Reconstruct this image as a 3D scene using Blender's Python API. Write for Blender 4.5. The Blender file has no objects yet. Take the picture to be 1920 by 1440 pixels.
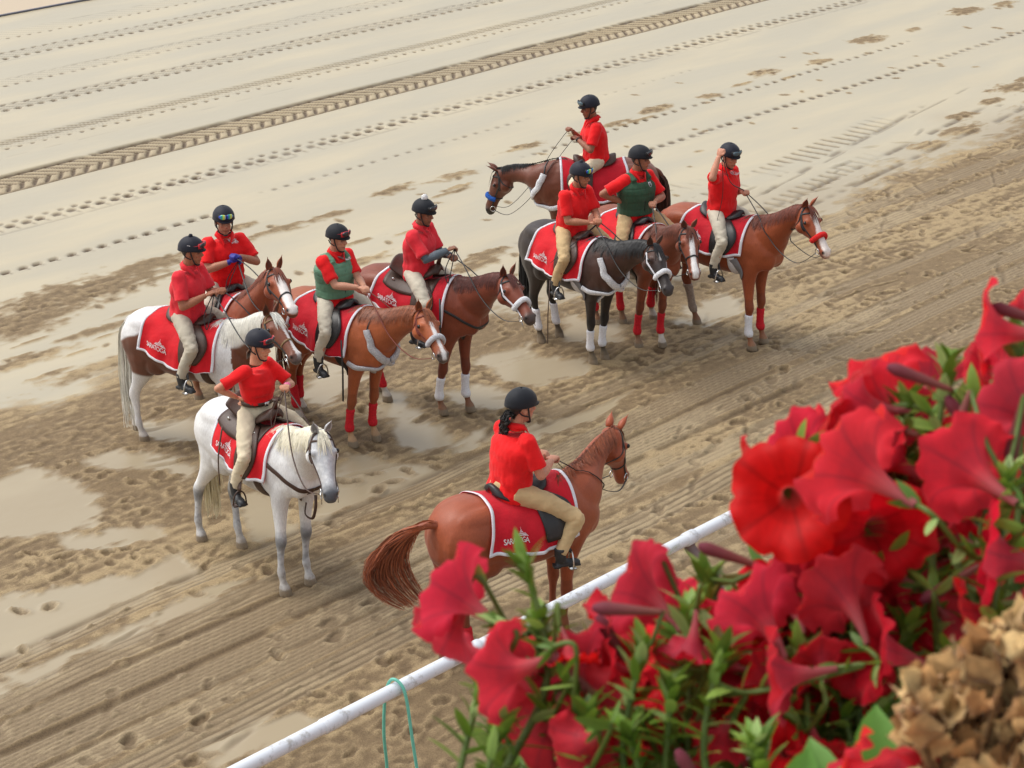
import bpy, bmesh, math, random
import numpy as np
from mathutils import Vector, Matrix
from mathutils.bvhtree import BVHTree
from math import sin, cos, pi, radians as R

SC = bpy.context.scene
COL = SC.collection
random.seed(11)
rng = np.random.default_rng(7)

# ------------------------------------------------------------------ camera
CAM_H, PITCH, LENS = 9.2, 22.0, 75.6
cd = bpy.data.cameras.new('camera')
cam = bpy.data.objects.new('camera', cd); COL.objects.link(cam)
cam.location = (0, 0, CAM_H); cam.rotation_euler = (R(90-PITCH), 0, 0)
cd.sensor_width = 36; cd.lens = LENS; cd.clip_start = .05; cd.clip_end = 3000
cd.dof.use_dof = True; cd.dof.focus_distance = 21.0; cd.dof.aperture_fstop = 27
SC.camera = cam
# ------------------------------------------------------------------ world, sun, exposure
SUN_EL, SUN_AZ = 58.0, -75.0          # azimuth from +Y towards +X
w = bpy.data.worlds.new('World'); SC.world = w; w.use_nodes = True
nt = w.node_tree; bg = nt.nodes['Background']
sky = nt.nodes.new('ShaderNodeTexSky'); sky.sky_type = 'NISHITA'; sky.sun_disc = False
sky.sun_elevation = R(SUN_EL); sky.sun_rotation = R(SUN_AZ)
sky.air_density = 1.6; sky.dust_density = 4.0; sky.altitude = 100
hs = nt.nodes.new('ShaderNodeHueSaturation'); hs.inputs['Saturation'].default_value = .28
nt.links.new(sky.outputs[0], hs.inputs['Color']); nt.links.new(hs.outputs[0], bg.inputs['Color'])
bg.inputs['Strength'].default_value = .149
sd = bpy.data.lights.new('sun', 'SUN'); so = bpy.data.objects.new('sun', sd); COL.objects.link(so)
sd.energy = 1.15; sd.angle = R(34); sd.color = (1, .955, .88)
sv = Vector((sin(R(SUN_AZ))*cos(R(SUN_EL)), cos(R(SUN_AZ))*cos(R(SUN_EL)), sin(R(SUN_EL))))
so.rotation_euler = sv.to_track_quat('Z', 'Y').to_euler(); so.location = (-20, 10, 30)
SC.view_settings.view_transform = 'Standard'; SC.view_settings.look = 'None'
SC.view_settings.gamma = 1; SC.view_settings.exposure = .38
SC.render.engine = 'CYCLES'

# ------------------------------------------------------------------ helpers
def tag(o, label=None, cat=None, group=None, kind=None):
    if label: o['label'] = label
    if cat: o['category'] = cat
    if group: o['group'] = group
    if kind: o['kind'] = kind
    return o
def link(o, parent=None):
    COL.objects.link(o)
    if parent is not None: o.parent = parent
    return o
def empty(name, loc=(0, 0, 0), rz=0, parent=None):
    o = bpy.data.objects.new(name, None); o.empty_display_size = .2
    o.location = loc; o.rotation_euler = (0, 0, rz)
    return link(o, parent)
def mesh_obj(name, verts, faces, mat, parent=None, smooth=True, col=None):
    me = bpy.data.meshes.new(name)
    me.from_pydata([tuple(map(float, v)) for v in verts], [], [tuple(f) for f in faces])
    if mat is not None: me.materials.append(mat)
    if smooth: me.polygons.foreach_set('use_smooth', [True]*len(me.polygons))
    if col is not None: set_col(me, col)
    me.update()
    return link(bpy.data.objects.new(name, me), parent)
def set_col(me, col):
    a = me.color_attributes.new('Col', 'FLOAT_COLOR', 'POINT')
    c = np.ones((len(me.vertices), 4), np.float32); c[:, :3] = col
    a.data.foreach_set('color', c.ravel())
def lin(r, g, b):
    f = lambda c: (c/255/12.92) if c/255 <= .04045 else ((c/255+.055)/1.055)**2.4
    return (f(r), f(g), f(b))

class NT:
    def __init__(s, name):
        s.m = bpy.data.materials.new(name); s.m.use_nodes = True
        s.t = s.m.node_tree; s.b = s.t.nodes['Principled BSDF']
    def n(s, typ, **k):
        n = s.t.nodes.new(typ)
        for a, v in k.items():
            if a in n.inputs: n.inputs[a].default_value = v
            else: setattr(n, a, v)
        return n
    def l(s, a, b): s.t.links.new(a, b)
    def noise(s, scale, detail=4, rough=.6, vec=None):
        n = s.n('ShaderNodeTexNoise'); n.inputs['Scale'].default_value = scale
        n.inputs['Detail'].default_value = detail; n.inputs['Roughness'].default_value = rough
        if vec is not None: s.l(vec, n.inputs['Vector'])
        return n.outputs['Fac']
    def ramp(s, fac, stops):
        r = s.n('ShaderNodeValToRGB'); e = r.color_ramp.elements
        while len(e) < len(stops): e.new(.5)
        for i, (p, c) in enumerate(stops): e[i].position = p; e[i].color = (*c, 1) if len(c) == 3 else c
        s.l(fac, r.inputs[0]); return r.outputs[0]
    def mix(s, fac, a, b, mode='MIX'):
        m = s.n('ShaderNodeMix', data_type='RGBA', blend_type=mode)
        if isinstance(fac, (int, float)): m.inputs[0].default_value = fac
        else: s.l(fac, m.inputs[0])
        for i, v in ((6, a), (7, b)):
            if isinstance(v, tuple): m.inputs[i].default_value = (*v, 1) if len(v) == 3 else v
            else: s.l(v, m.inputs[i])
        return m.outputs[2]
    def bump(s, h, strength=.3, dist=.01, normal=None):
        b = s.n('ShaderNodeBump'); b.inputs['Strength'].default_value = strength
        b.inputs['Distance'].default_value = dist; s.l(h, b.inputs['Height'])
        if normal is not None: s.l(normal, b.inputs['Normal'])
        return b.outputs[0]
    def math(s, op, a, b=0):
        m = s.n('ShaderNodeMath', operation=op)
        for i, v in ((0, a), (1, b)):
            if isinstance(v, (int, float)): m.inputs[i].default_value = v
            else: s.l(v, m.inputs[i])
        return m.outputs[0]
def mat_simple(name, col, rough=.6, metal=0, spec=.5, var=.12, scale=30, bump=.15, bdist=.004, sheen=0, coat=0):
    k = NT(name); tc = k.n('ShaderNodeTexCoord').outputs['Object']
    f = k.noise(scale, 5, .6, tc)
    d = tuple(c*(1-var) for c in col); u = tuple(min(1, c*(1+var)) for c in col)
    k.l(k.ramp(f, [(.3, d), (.7, u)]), k.b.inputs['Base Color'])
    k.b.inputs['Roughness'].default_value = rough; k.b.inputs['Metallic'].default_value = metal
    k.b.inputs['Specular IOR Level'].default_value = spec
    k.b.inputs['Sheen Weight'].default_value = sheen; k.b.inputs['Coat Weight'].default_value = coat
    if bump: k.l(k.bump(f, bump, bdist), k.b.inputs['Normal'])
    return k.m

# ------------------------------------------------------------------ track frame: u along the track, w across (away from the rail)
TU = np.array([.6820, .7314]); TW = np.array([-.7314, .6820])
def uw(u, w_, z=0.): p = TU*u+TW*w_; return (float(p[0]), float(p[1]), z)
TRACK_ANG = math.atan2(TU[1], TU[0])
# ------------------------------------------------------------------ ground: one heightfield sheet in track coordinates
def lattice(n_u, n_w, seed):
    return np.random.default_rng(seed).random((n_w, n_u), dtype=np.float32)*2-1
def vnoise(us, ws, su, sw, seed, octs=1, gain=.5):
    """smooth value noise on the separable grid ws x us, cell size su x sw metres"""
    out = 0; amp = 1; tot = 0
    for o in range(octs):
        U = (us+500)/su; W = (ws+500)/sw
        iu = np.floor(U).astype(int); iw = np.floor(W).astype(int)
        u0, w0 = iu.min(), iw.min()
        L = lattice(iu.max()-u0+2, iw.max()-w0+2, seed+o*17)
        fu = (U-iu).astype(np.float32); fw = (W-iw).astype(np.float32)
        fu = fu*fu*(3-2*fu); fw = fw*fw*(3-2*fw)
        A = L[iw-w0]*(1-fw)[:, None]+L[iw-w0+1]*fw[:, None]
        B = A[:, iu-u0]*(1-fu)[None]+A[:, iu-u0+1]*fu[None]
        out = out+B*amp; tot += amp; amp *= gain; su /= 2; sw /= 2
    return out/tot
def sstep(a, b, x): t = np.clip((x-a)/(b-a), 0, 1); return t*t*(3-2*t)

us = np.arange(6.0, 40.5, .03)
ws = np.concatenate([np.arange(5.5, 11.9, .022), np.arange(11.9, 14.6, .0125), np.arange(14.6, 19.0, .022), np.arange(19.0, 38.6, .034)])
Uc, Wc = us.astype(np.float32), ws.astype(np.float32)
UU, WW = np.meshgrid(Uc, Wc)
nW, nU = UU.shape
def sl(w0, w1): return slice(int(np.searchsorted(ws, w0)), int(np.searchsorted(ws, w1)))

warpu = vnoise(us, ws, 1.1, .5, 3, 3)*.35
warpw = vnoise(us, ws, .9, .6, 5, 3)
bu = [12.17, 13.15, 13.83, 14.35, 14.63, 15.5, 17.3, 18.5, 20.41, 21.12, 24.28, 26.0, 27.8, 30.83, 40]
bw = [19.07, 18.94, 19.04, 18.73, 18.19, 17.7, 17.6, 16.9, 16.94, 16.3, 16.47, 16.92, 17.06, 17.27, 17.4]
bound = np.interp(UU+warpu, bu, bw)+warpw*.75
fine = vnoise(us, ws, .16, .09, 9, 3)
streak = vnoise(us, ws, 1.6, .09, 12, 3)
clod = vnoise(us, ws, .11, .08, 21, 2)
big = vnoise(us, ws, 2.4, 1.0, 31, 3)
# mud = 1 churned brown, 0 pale silt film
mud = sstep(-.30, .35, bound-WW+fine*.35+streak*.3)
dry = sstep(-.05, .65, big+streak*.6+fine*.5)              # lighter crust inside the churned area
PUD = [
 [(11.1,17.53),(11.52,17.56),(11.68,17.14),(11.54,16.58),(11.47,16.19),(11.2,15.95),(10.84,16.07),(10.59,16.25),(9.6,16.9),(10,18)],
 [(9.7,15.49),(10.2,14.95),(10.74,14.85),(11.29,14.91),(11.34,14.53),(11.14,14.33),(10.74,14.46),(10.11,14.44),(9.49,14.38),(8.92,14.36),(8,14.4),(8,15.8)],
 [(8.0,14.12),(9.56,14.09),(10.41,14.12),(11.28,14.11),(11.52,13.93),(11.34,13.81),(10.28,13.88),(9.42,13.89),(8.0,13.87)],
 [(12.08,17.36),(12.46,17.26),(12.58,16.79),(12.67,16.33),(12.48,16.14),(12.34,16.48),(11.93,17.02)],
 [(13.99,15.51),(14.15,15.19),(14.34,14.74),(14.38,14.39),(13.8,14.35),(13.05,14.41),(12.48,14.49),(13.38,15.18)],
 [(12.53,15.43),(12.83,15.2),(12.4,14.4),(12.03,14.45),(11.97,14.69)],
 [(15.45,17.55),(15.94,17.53),(15.76,16.97),(15.09,16.62),(14.63,16.55),(14.82,17.03)],
 [(16.92,16.47),(17.52,16.34),(17.83,16.27),(17.48,15.87),(16.93,15.96),(16.72,16.19)],
 [(16.85,16.05),(17.44,15.92),(17.76,15.45),(17.34,15.16),(16.76,15.3),(16.59,15.72)],
 [(15.0,14.85),(15.31,14.9),(15.45,14.84),(15.27,14.67),(14.89,14.66),(14.79,14.76)],
 [(19.49,15.57),(20.13,15.74),(20.8,15.67),(20.77,15.35),(20.35,15.07),(19.81,15.15),(19.44,15.36)],
 [(15.98,15.89),(16.35,15.74),(16.42,15.31),(16.23,15.05),(15.92,15.16),(15.8,15.63)],
 [(9.2,12.0),(9.7,12.04),(10.14,11.87),(10.2,11.68),(9.89,11.59),(9.55,11.62),(9.0,11.7)],
 [(15.31,16.5),(15.66,16.25),(15.39,15.73),(14.98,15.73),(14.93,16.0)],
 [(15.15,15.99),(15.23,15.24),(15.0,14.85),(14.62,14.95),(14.54,15.35)],
 [(10.7,16.05),(11.59,15.53),(11.47,15.22),(10.91,15.49),(10.56,15.69)],
 [(18.69,16.71),(18.81,16.03),(19.18,15.91),(18.48,15.57),(18.09,15.99)],
 [(15.83,14.6),(16.64,14.39),(17.53,14.36),(16.79,14.12),(15.59,14.22)],
 [(12.95,17.9),(13.64,17.38),(13.34,16.83),(12.86,17.14)],
 [(13.52,15.82),(13.38,16.17),(12.78,15.82),(12.96,15.53)]]
pud = np.zeros_like(UU)
for P in PUD:
    P = np.array(P); a0, a1 = P.min(0), P.max(0)
    r = sl(a0[1]-.5, a1[1]+.5); c = slice(int(np.searchsorted(us, a0[0]-.5)), int(np.searchsorted(us, a1[0]+.5)))
    X = UU[r, c]+warpu[r, c]*.5+fine[r, c]*.12+clod[r, c]*.05; Y = WW[r, c]+warpw[r, c]*.16+fine[r, c]*.11+streak[r, c]*.12
    ins = np.zeros(X.shape, bool); dmin = np.full(X.shape, 9., np.float32)
    for i in range(len(P)):
        x0, y0 = P[i-1]; x1, y1 = P[i]
        ins ^= ((y0 > Y) != (y1 > Y)) & (X < (x1-x0)*(Y-y0)/(y1-y0+1e-9)+x0)
        t = np.clip(((X-x0)*(x1-x0)+(Y-y0)*(y1-y0))/((x1-x0)**2+(y1-y0)**2), 0, 1)
        dmin = np.minimum(dmin, np.hypot(X-x0-t*(x1-x0), Y-y0-t*(y1-y0)))
    d = np.where(ins, dmin, -dmin)
    pud[r, c] = np.maximum(pud[r, c], sstep(-.05, .07, d))
mud *= 1-pud
# dark clumps of churned sand in the silt film
CL = [(15.1,21.7,1.2,.42),(16.3,21.9,.6,.2),(13.9,21.3,.9,.42),(17.6,21.9,.6,.14),(14.6,20.4,.7,.12),(13.3,20.2,.8,.16),(14.9,19.5,.9,.14),(15.9,19.3,.8,.12),(17.0,19.5,.7,.12),(13.9,19.4,.9,.2),(16.6,20.4,.5,.08),(17.9,18.6,.9,.18),(18.9,20.6,.5,.06),(19.9,20.4,.4,.05),(21.4,21.3,.6,.06),(26.5,21.9,.4,.06),(18.63,21.82,.75,.16),(19.49,21.79,.4,.12),(21.07,22.0,.45,.15),(22.15,21.86,.4,.15),(21.81,21.41,.3,.1),(24.07,22.16,.45,.15),(27.24,22.12,.4,.16),(28.52,21.99,.3,.15),(30.51,22.3,.35,.2),(31.89,22.12,.25,.12),(33.91,22.46,.4,.22),(35.3,22.3,.2,.1),(37.42,22.49,.5,.22),(38.46,22.27,.4,.2),(18.48,19.95,.5,.12),(19.29,18.76,.5,.15),(19.12,19.59,.3,.1),(19.73,18.94,.4,.15),(15.58,20.05,.3,.08),(15.04,20.63,.3,.05),(30.55,21.8,.25,.06),(32.57,18.51,.5,.25),(31.53,18.3,.3,.15),(30.46,18.16,.3,.15),(29.54,17.68,.6,.2),(28.54,17.59,.4,.2),(17.2,17.3,.3,.08),(13.9,19.96,.25,.05),(13.28,20.37,.3,.06),(13.28,19.63,.4,.06),(14.45,20.17,.3,.04),(13.73,20.68,.3,.04),(16.24,21.41,.4,.06),(18.35,22.29,.3,.12),(14.01,19.09,.4,.1),(15.9,18.9,.45,.07),(14.9,19.3,.4,.05),(16.3,19.7,.3,.04),(17.3,19.1,.35,.05),(18.2,18.6,.3,.05),(33.5,18.6,.5,.2),(26.2,22.05,.35,.08),(25.2,22.1,.25,.06),(29.6,22.1,.3,.07)]
clump = np.zeros_like(UU)
for (cu, cw_, ru, rw) in CL:
    r = sl(cw_-rw*2.5, cw_+rw*2.5); c = slice(int(np.searchsorted(us, cu-ru*2.2)), int(np.searchsorted(us, cu+ru*2.2)))
    X = (UU[r, c]-cu)/ru; Y = (WW[r, c]-cw_)/rw
    d = np.hypot(X, Y)+warpw[r, c]*.5+fine[r, c]*.55+clod[r, c]*.25
    clump[r, c] = np.maximum(clump[r, c], (1-sstep(.45, 1.25, d)))
clump = np.clip(clump*1.4, 0, 1); mud = np.maximum(mud, clump*.97)
far = sstep(17, 20, WW)
H = vnoise(us, ws, 3.5, 2.2, 41, 2)*.018
grit = vnoise(us, ws, .07, .05, 77, 2); rgh = .30+.70*sstep(-.25, .35, vnoise(us, ws, 1.3, .7, 91, 3)); H += mud*(.010+rgh*(.010*fine+.008*clod+.009*grit)+.004*streak)+.0012*fine
shade = np.zeros_like(UU)        # how dark/damp the sand is where it was cut open
def groove(r, prof, depth, dk):
    H[r] -= prof*depth; shade[r] = np.maximum(shade[r], prof*dk)
# rows of tooth marks far out (w, pitch, depth, length, width, phase, strength)
def teeth(w0, pitch, lu, lw, depth, dk, u0=0, u1=60, ph=0., tail=0., seed=0):
    r = sl(w0-.3, w0+.3)
    ww = w0+.02*np.sin(UU[r]*.7+seed)
    k = np.floor(UU[r]/pitch+ph)
    h = np.modf(np.abs(np.sin(k*12.9898+seed*7.1)*43758.5453))[0]
    h2 = np.modf(np.abs(np.sin(k*78.233+seed*3.3)*24634.6345))[0]
    x = (np.mod(UU[r]/pitch+ph, 1)-.5)*pitch+(h-.5)*lu*.5; y = WW[r]-ww+(h2-.5)*.02
    y2 = y-x*.25
    p = np.clip(1.25-np.hypot(x/lu, y2/lw), 0, 1); p = sstep(0, .55, p)*(.65+.35*h)*(np.clip(1.1+vnoise(us, ws[r], 2.2, 3, seed+200)*.5, .3, 1.3))
    if tail:
        q = np.clip(1-np.abs((y+x*.35+tail*.45)/(tail*.6)), 0, 1)*np.clip(1-np.abs(x-lu*.5)/(lu*.45), 0, 1)
        p = np.maximum(p, q*.5)
    m = sstep(u0, u0+.4, UU[r])*(1-sstep(u1-.4, u1, UU[r]))
    groove(r, p*m, depth, dk)
def line(w0, wid, depth, dk, u0=0, u1=60, slope=0., brk=0., seed=0):
    r = sl(w0-.4-abs(slope)*15, w0+.4+abs(slope)*15)
    ww = w0+slope*(UU[r]-u0)+.012*np.sin(UU[r]*1.3+seed)
    p = np.exp(-((WW[r]-ww)/wid)**2)
    if brk: p *= sstep(-brk, .25, vnoise(us, ws[r], .35, 2, seed+300, 2)+.15)
    p *= sstep(u0-.3, u0+.3, UU[r])*(1-sstep(u1-.3, u1+.3, UU[r]))
    groove(r, p, depth, dk)
teeth(34.45, .24, .05, .03, .02, .8, seed=1); line(35.0, .02, .006, .35, brk=.1, seed=1)
teeth(33.12, .24, .065, .055, .04, 1.3, seed=2); teeth(33.5, .24, .07, .03, .02, .9, ph=.3, seed=3); line(32.95, .012, .004, .25, brk=.2, seed=2)
teeth(31.4, .24, .05, .045, .02, .85, seed=4, tail=.1); teeth(31.8, .24, .09, .02, .012, .5, ph=.5, seed=5)
teeth(29.95, .24, .06, .055, .04, 1.3, seed=6); teeth(30.3, .24, .07, .03, .02, .9, ph=.35, seed=7); line(30.13, .02, .006, .3, brk=0, seed=8)
teeth(28.0, .235, .045, .035, .03, 1.1, seed=9)
def slant(w0, w1, pitch, duty, skew, depth, dk, u0=0, u1=60, seed=0, edge=.02):
    r = sl(w0-.1, w1+.1); t = (WW[r]-w0)/(w1-w0)
    s = np.mod(UU[r]/pitch+skew*t+.1*vnoise(us, ws[r], .5, .3, seed+400), 1)
    p = sstep(0, .12, s)*(1-sstep(duty, duty+.15, s))*sstep(-edge*3, edge, (t)*(w1-w0))*sstep(-edge*3, edge, (1-t)*(w1-w0))
    p *= sstep(u0-.3, u0+.3, UU[r])*(1-sstep(u1-.3, u1+.3, UU[r]))
    groove(r, p, depth, dk)
slant(33.16, 33.50, .24, .16, 1.7, .010, .5, seed=40); slant(31.44, 31.80, .24, .14, 1.7, .008, .4, seed=41); slant(29.98, 30.30, .24, .18, 1.6, .012, .55, seed=42); slant(34.5, 34.95, .24, .12, 1.8, .006, .3, seed=43)
line(31.85, .015, .005, .3, brk=.3, seed=44); line(30.36, .015, .005, .35, brk=.3, seed=45); line(24.42, .03, .006, .3, brk=.1, seed=46); line(27.6, .012, .003, .2, brk=.1, seed=47)
slant(28.22, 28.42, .235, .45, 1.5, .02, .6, seed=10); slant(28.05, 28.25, .235, .14, 1.4, .008, .35, seed=11)
# the wide chevron tyre track
r = sl(25.9, 27.0); cw0 = 26.04; base = sstep(26.08, 26.14, WW[r])*(1-sstep(26.76, 26.84, WW[r]))
H[r] -= base*.02; mud[r] = np.maximum(mud[r], base*.5)
slant(26.20, 26.40, .235, .34, -.7, .035, .8, seed=12, edge=.03); slant(26.42, 26.78, .235, .40, 1.5, .035, 1.0, seed=13, edge=.03)
line(26.10, .045, .05, 1.25, seed=14); line(26.80, .035, .035, .9, seed=15, brk=0.3)
teeth(24.66, .255, .085, .07, .04, 1.15, seed=16, tail=.22); teeth(24.83, .255, .06, .05, .015, .55, ph=.3, seed=17)
teeth(23.02, .26, .08, .05, .035, 1.1, u0=14.6, u1=18.8, seed=18, tail=.12)
teeth(23.3, .25, .06, .04, .012, .5, u0=19.5, u1=25.5, seed=19, tail=.1)
teeth(20.65, .25, .08, .06, .025, .8, u0=22.9, u1=37.5, seed=20, tail=.14)
teeth(21.8, .25, .055, .05, .025, .85, u0=23.5, u1=34.5, seed=21)
teeth(23.4, .26, .05, .03, .008, .3, u0=26.5, u1=30, seed=23)
def ladder(w0, w1, u0, u1, sl_, seed, dk=.8):
    r = sl(w0-.2, w1+sl_*(u1-u0)+.3); off = sl_*(UU[r]-u0)
    y = WW[r]-off; s = np.mod(UU[r]/.24+.5*(y-w0), 1)+.08*fine[r]
    g = sstep(-.25, .2, vnoise(us, ws[r], .6, .4, seed+50)+.25)
    p = sstep(.1, .22, s)*(1-sstep(.42, .56, s))*sstep(w0-.03, w0+.03, y)*(1-sstep(w1-.03, w1+.03, y))*g
    p *= sstep(u0-.5, u0+.5, UU[r])*(1-sstep(u1-2, u1, UU[r]))
    groove(r, p, .02, dk)
ladder(17.75, 18.25, 21.2, 30, .12, 60); ladder(17.0, 17.35, 22.2, 28, .14, 62, .6); ladder(18.6, 19.0, 20.5, 25, .06, 66, .55)
line(17.62, .05, .02, .8, 22.8, 30.5, slope=.175, seed=30, brk=.25); line(17.25, .05, .025, .9, 22.8, 31, slope=.11, seed=31, brk=.1)
line(17.9, .02, .012, .6, 24.5, 32, slope=.16, seed=33, brk=.2); line(16.9, .05, .02, .8, 22.6, 34, slope=.085, seed=34, brk=.3)
# near bands: fine longitudinal tyre ribs
def ribs(w0, w1, n, u0, u1, depth, dk, wav=.03, seed=0, tread=0.):
    r = sl(w0-.3, w1+.3)
    off = wav*np.sin(UU[r]*1.1+seed)+wav*.6*vnoise(us, ws[r], .9, 5, seed+70)
    t = (WW[r]-off-w0)/(w1-w0); inside = sstep(-.03, .03, t)*(1-sstep(.97, 1.03, t))
    s = np.mod(t*n, 1); p = np.exp(-((s-.5)/.17)**2)
    if tread:
        z = np.sin((UU[r]/.11+np.floor(t*n)*.5+np.abs(s-.5)*1.4)*2*pi)
        p = p*(1-tread)+tread*(.5+.5*z)*np.exp(-((s-.5)/.36)**2)
    m = sstep(u0-.6, u0+.6, UU[r]+fine[r]*.6)*(1-sstep(u1-.6, u1+.6, UU[r]+fine[r]*.6))
    p = p*inside*m*(.75+.25*vnoise(us, ws[r], .5, .2, seed+90, 2))
    groove(r, p, depth, dk)
    return inside*m, r
def flatten(ins, r, k=.6):
    H[r] = H[r]*(1-ins*k); mud[r] = mud[r]*(1-ins*.25)
for a in [(12.02, 12.36, 4, 6, 18.5, .020, 1.0, .035, 1), (14.22, 14.46, 4, 6, 15, .012, .85, .03, 2), (13.60, 13.90, 4, 6, 13.2, .010, .8, .03, 3)]:
    i_, r_ = ribs(*a[:8], seed=a[8]); flatten(i_, r_); mud[r_] = np.maximum(mud[r_], i_*.45)
mud = np.maximum(mud, sstep(12.45, 12.6, WW)*(1-sstep(13.5, 13.62, WW+.03*streak))*.92)
for a in [(13.18, 13.52, 6, 5, 17.5, .016, .95, .02, 4, .6), (12.75, 13.08, 6, 5, 16, .016, .95, .02, 5, .6), (12.42, 12.7, 5, 5, 12.5, .014, .8, .02, 6, .5),
          (13.62, 14.0, 7, 14.5, 34, .014, .85, .02, 7, .7), (13.2, 13.5, 5, 17, 34, .014, .75, .02, 8, .5), (14.5, 14.72, 3, 16.5, 26, .012, .5, .03, 9, .4),
          (12.5, 12.8, 4, 15, 34, .012, .4, .02, 10, .3), (15.6, 16.0, 6, 21.5, 37, .014, .6, .02, 11, .3), (16.2, 16.5, 5, 22.5, 38, .014, .6, .02, 12, .2), (11.3, 11.55, 4, 14, 30, .014, .5, .02, 13, .5)]:
    i_, r_ = ribs(*a[:8], seed=a[8], tread=a[9]); flatten(i_, r_, .55)
for w0, d in ((13.56, .9), (13.14, .8), (12.72, .6), (13.1, .5), (14.44, .8)):
    line(w0, .045, .02, d, 5, 19, seed=int(w0*10), brk=.8)
# hoof prints
def prints(n, w0, w1, u0, u1, seed, dep=.03, dk=.9, rad=.075):
    g = np.random.default_rng(seed)
    for k in range(n):
        cu, cw_ = g.uniform(u0, u1), g.uniform(w0, w1); rr = rad*g.uniform(.7, 1.25); an = g.uniform(0, 6.28); s = g.uniform(.45, 1)
        one_print(cu, cw_, rr, an, dep*s, dk*s)
def one_print(cu, cw_, rr, an, dep, dk, force=False):
    if pud[min(nW-1, int(np.searchsorted(ws, cw_))), min(nU-1, int(np.searchsorted(us, cu)))] > .3 and not force: return
    r = sl(cw_-rr*2.2, cw_+rr*2.2); c = slice(int(np.searchsorted(us, cu-rr*2.2)), int(np.searchsorted(us, cu+rr*2.2)))
    X = UU[r, c]-cu; Y = WW[r, c]-cw_
    el = .8+.9*abs(sin(cu*91.7+cw_*37.3)); x = (X*cos(an)+Y*sin(an))/rr/el; y = (-X*sin(an)+Y*cos(an))/rr*1.2
    d = np.hypot(x, y)+fine[r, c]*.55+clod[r, c]*.25
    H[r, c] += -dep*(1-sstep(.5, 1.0, d))+dep*.45*np.exp(-((d-1.2)/.25)**2)
    shade[r, c] = np.maximum(shade[r, c], dk*(1-sstep(.3, 1.0, d))*(.55+.45*sstep(-.6, .6, -x)))
    mud[r, c] = np.maximum(mud[r, c], .7*(1-sstep(.9, 1.7, d)))
prints(240, 10.3, 12.0, 7, 34, 1, .028, .8); prints(70, 12.0, 13.6, 8, 30, 2, .022, .55); prints(150, 14.0, 17.3, 8.5, 20, 3, .022, .45)
prints(480, 10.5, 16.6, 18, 36, 4, .024, .7); prints(60, 15, 18, 9, 16, 5, .02, .6); prints(160, 5.6, 10.2, 6, 24, 6, .03, .7)
prints(60, 17.2, 22, 12, 24, 7, .016, .6, .05); prints(40, 19.5, 23, 24, 39, 8, .014, .7, .05)
for cu, cw_ in [(13.49,14.97),(13.66,14.88),(13.91,14.9),(14.12,14.68),(13.92,14.6),(13.68,14.57),(11.62,13.98),(10.94,15.12),(10.32,15.87),(10.46,15.64),(9.81,14.91),(9.63,15.03),(9.18,14.42),(8.84,12.5),(9.46,12.36),(10.91,15.4),(11.05,15.34),(10.6,12.7),(11.9,12.85),(11.2,12.6)]:
    one_print(cu+.05*sin(cu*50), cw_, .055+.03*abs(sin(cu*77)), cu*9, .028, .8, True)
gd = np.random.default_rng(55)
for k in range(260):                        # drag marks
    cu, cw_ = gd.uniform(8, 34), gd.uniform(10.4, 18.2); L, wd = gd.uniform(.15, .5), gd.uniform(.015, .04); an = gd.normal(.12, .35)
    r = sl(cw_-.4, cw_+.4); c = slice(int(np.searchsorted(us, cu-L)), int(np.searchsorted(us, cu+L)))
    X = UU[r, c]-cu; Y = WW[r, c]-cw_; x = X*cos(an)+Y*sin(an); y = -X*sin(an)+Y*cos(an)+fine[r, c]*.03
    p = np.exp(-(y/wd)**2)*np.clip(1-(x/(L*.8))**2, 0, 1); H[r, c] += -p*.014+.008*np.exp(-((y-wd*1.8)/wd)**2)*np.clip(1-(x/(L*.8))**2, 0, 1); shade[r, c] = np.maximum(shade[r, c], p*.6*gd.uniform(.3, 1))
for k in range(2600):                       # clods thrown up by the hooves
    cu, cw_ = gd.uniform(7.5, 34), gd.uniform(10.2, 17.6); rr = gd.uniform(.025, .06)
    r = sl(cw_-rr*1.6, cw_+rr*1.6); c = slice(int(np.searchsorted(us, cu-rr*1.6)), int(np.searchsorted(us, cu+rr*1.6))); iw, iu = min(nW-1, int(np.searchsorted(ws, cw_))), min(nU-1, int(np.searchsorted(us, cu)))
    if mud[iw, iu] < .4: continue
    d = np.hypot(UU[r, c]-cu, (WW[r, c]-cw_)*1.2)/rr+fine[r, c]*.7; H[r, c] += rr*.4*(1-sstep(.3, 1, d))
# the outer turf strip behind the drain line
strip = sstep(36.25, 36.32, WW)
H *= (1-strip)
shade = np.clip(shade, 0, 1.3)

def blur(A, n):
    for ax in (0, 1):
        P_ = np.pad(A, [(n+1, n) if i == ax else (0, 0) for i in (0, 1)], mode='edge').cumsum(ax, dtype=np.float64)
        A = (np.take(P_, range(2*n+1, P_.shape[ax]), ax)-np.take(P_, range(0, P_.shape[ax]-2*n-1), ax))/(2*n+1)
    return A.astype(np.float32)
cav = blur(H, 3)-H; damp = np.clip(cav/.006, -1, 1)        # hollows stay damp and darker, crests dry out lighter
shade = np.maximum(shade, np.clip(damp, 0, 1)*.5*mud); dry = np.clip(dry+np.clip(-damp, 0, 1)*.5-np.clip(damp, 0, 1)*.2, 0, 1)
filmw = sstep(16.8, 18.6, WW+warpw*.6); dry = dry*mud+(1-mud)*np.clip(filmw*.9+.1+.25*big, 0, 1)
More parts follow.
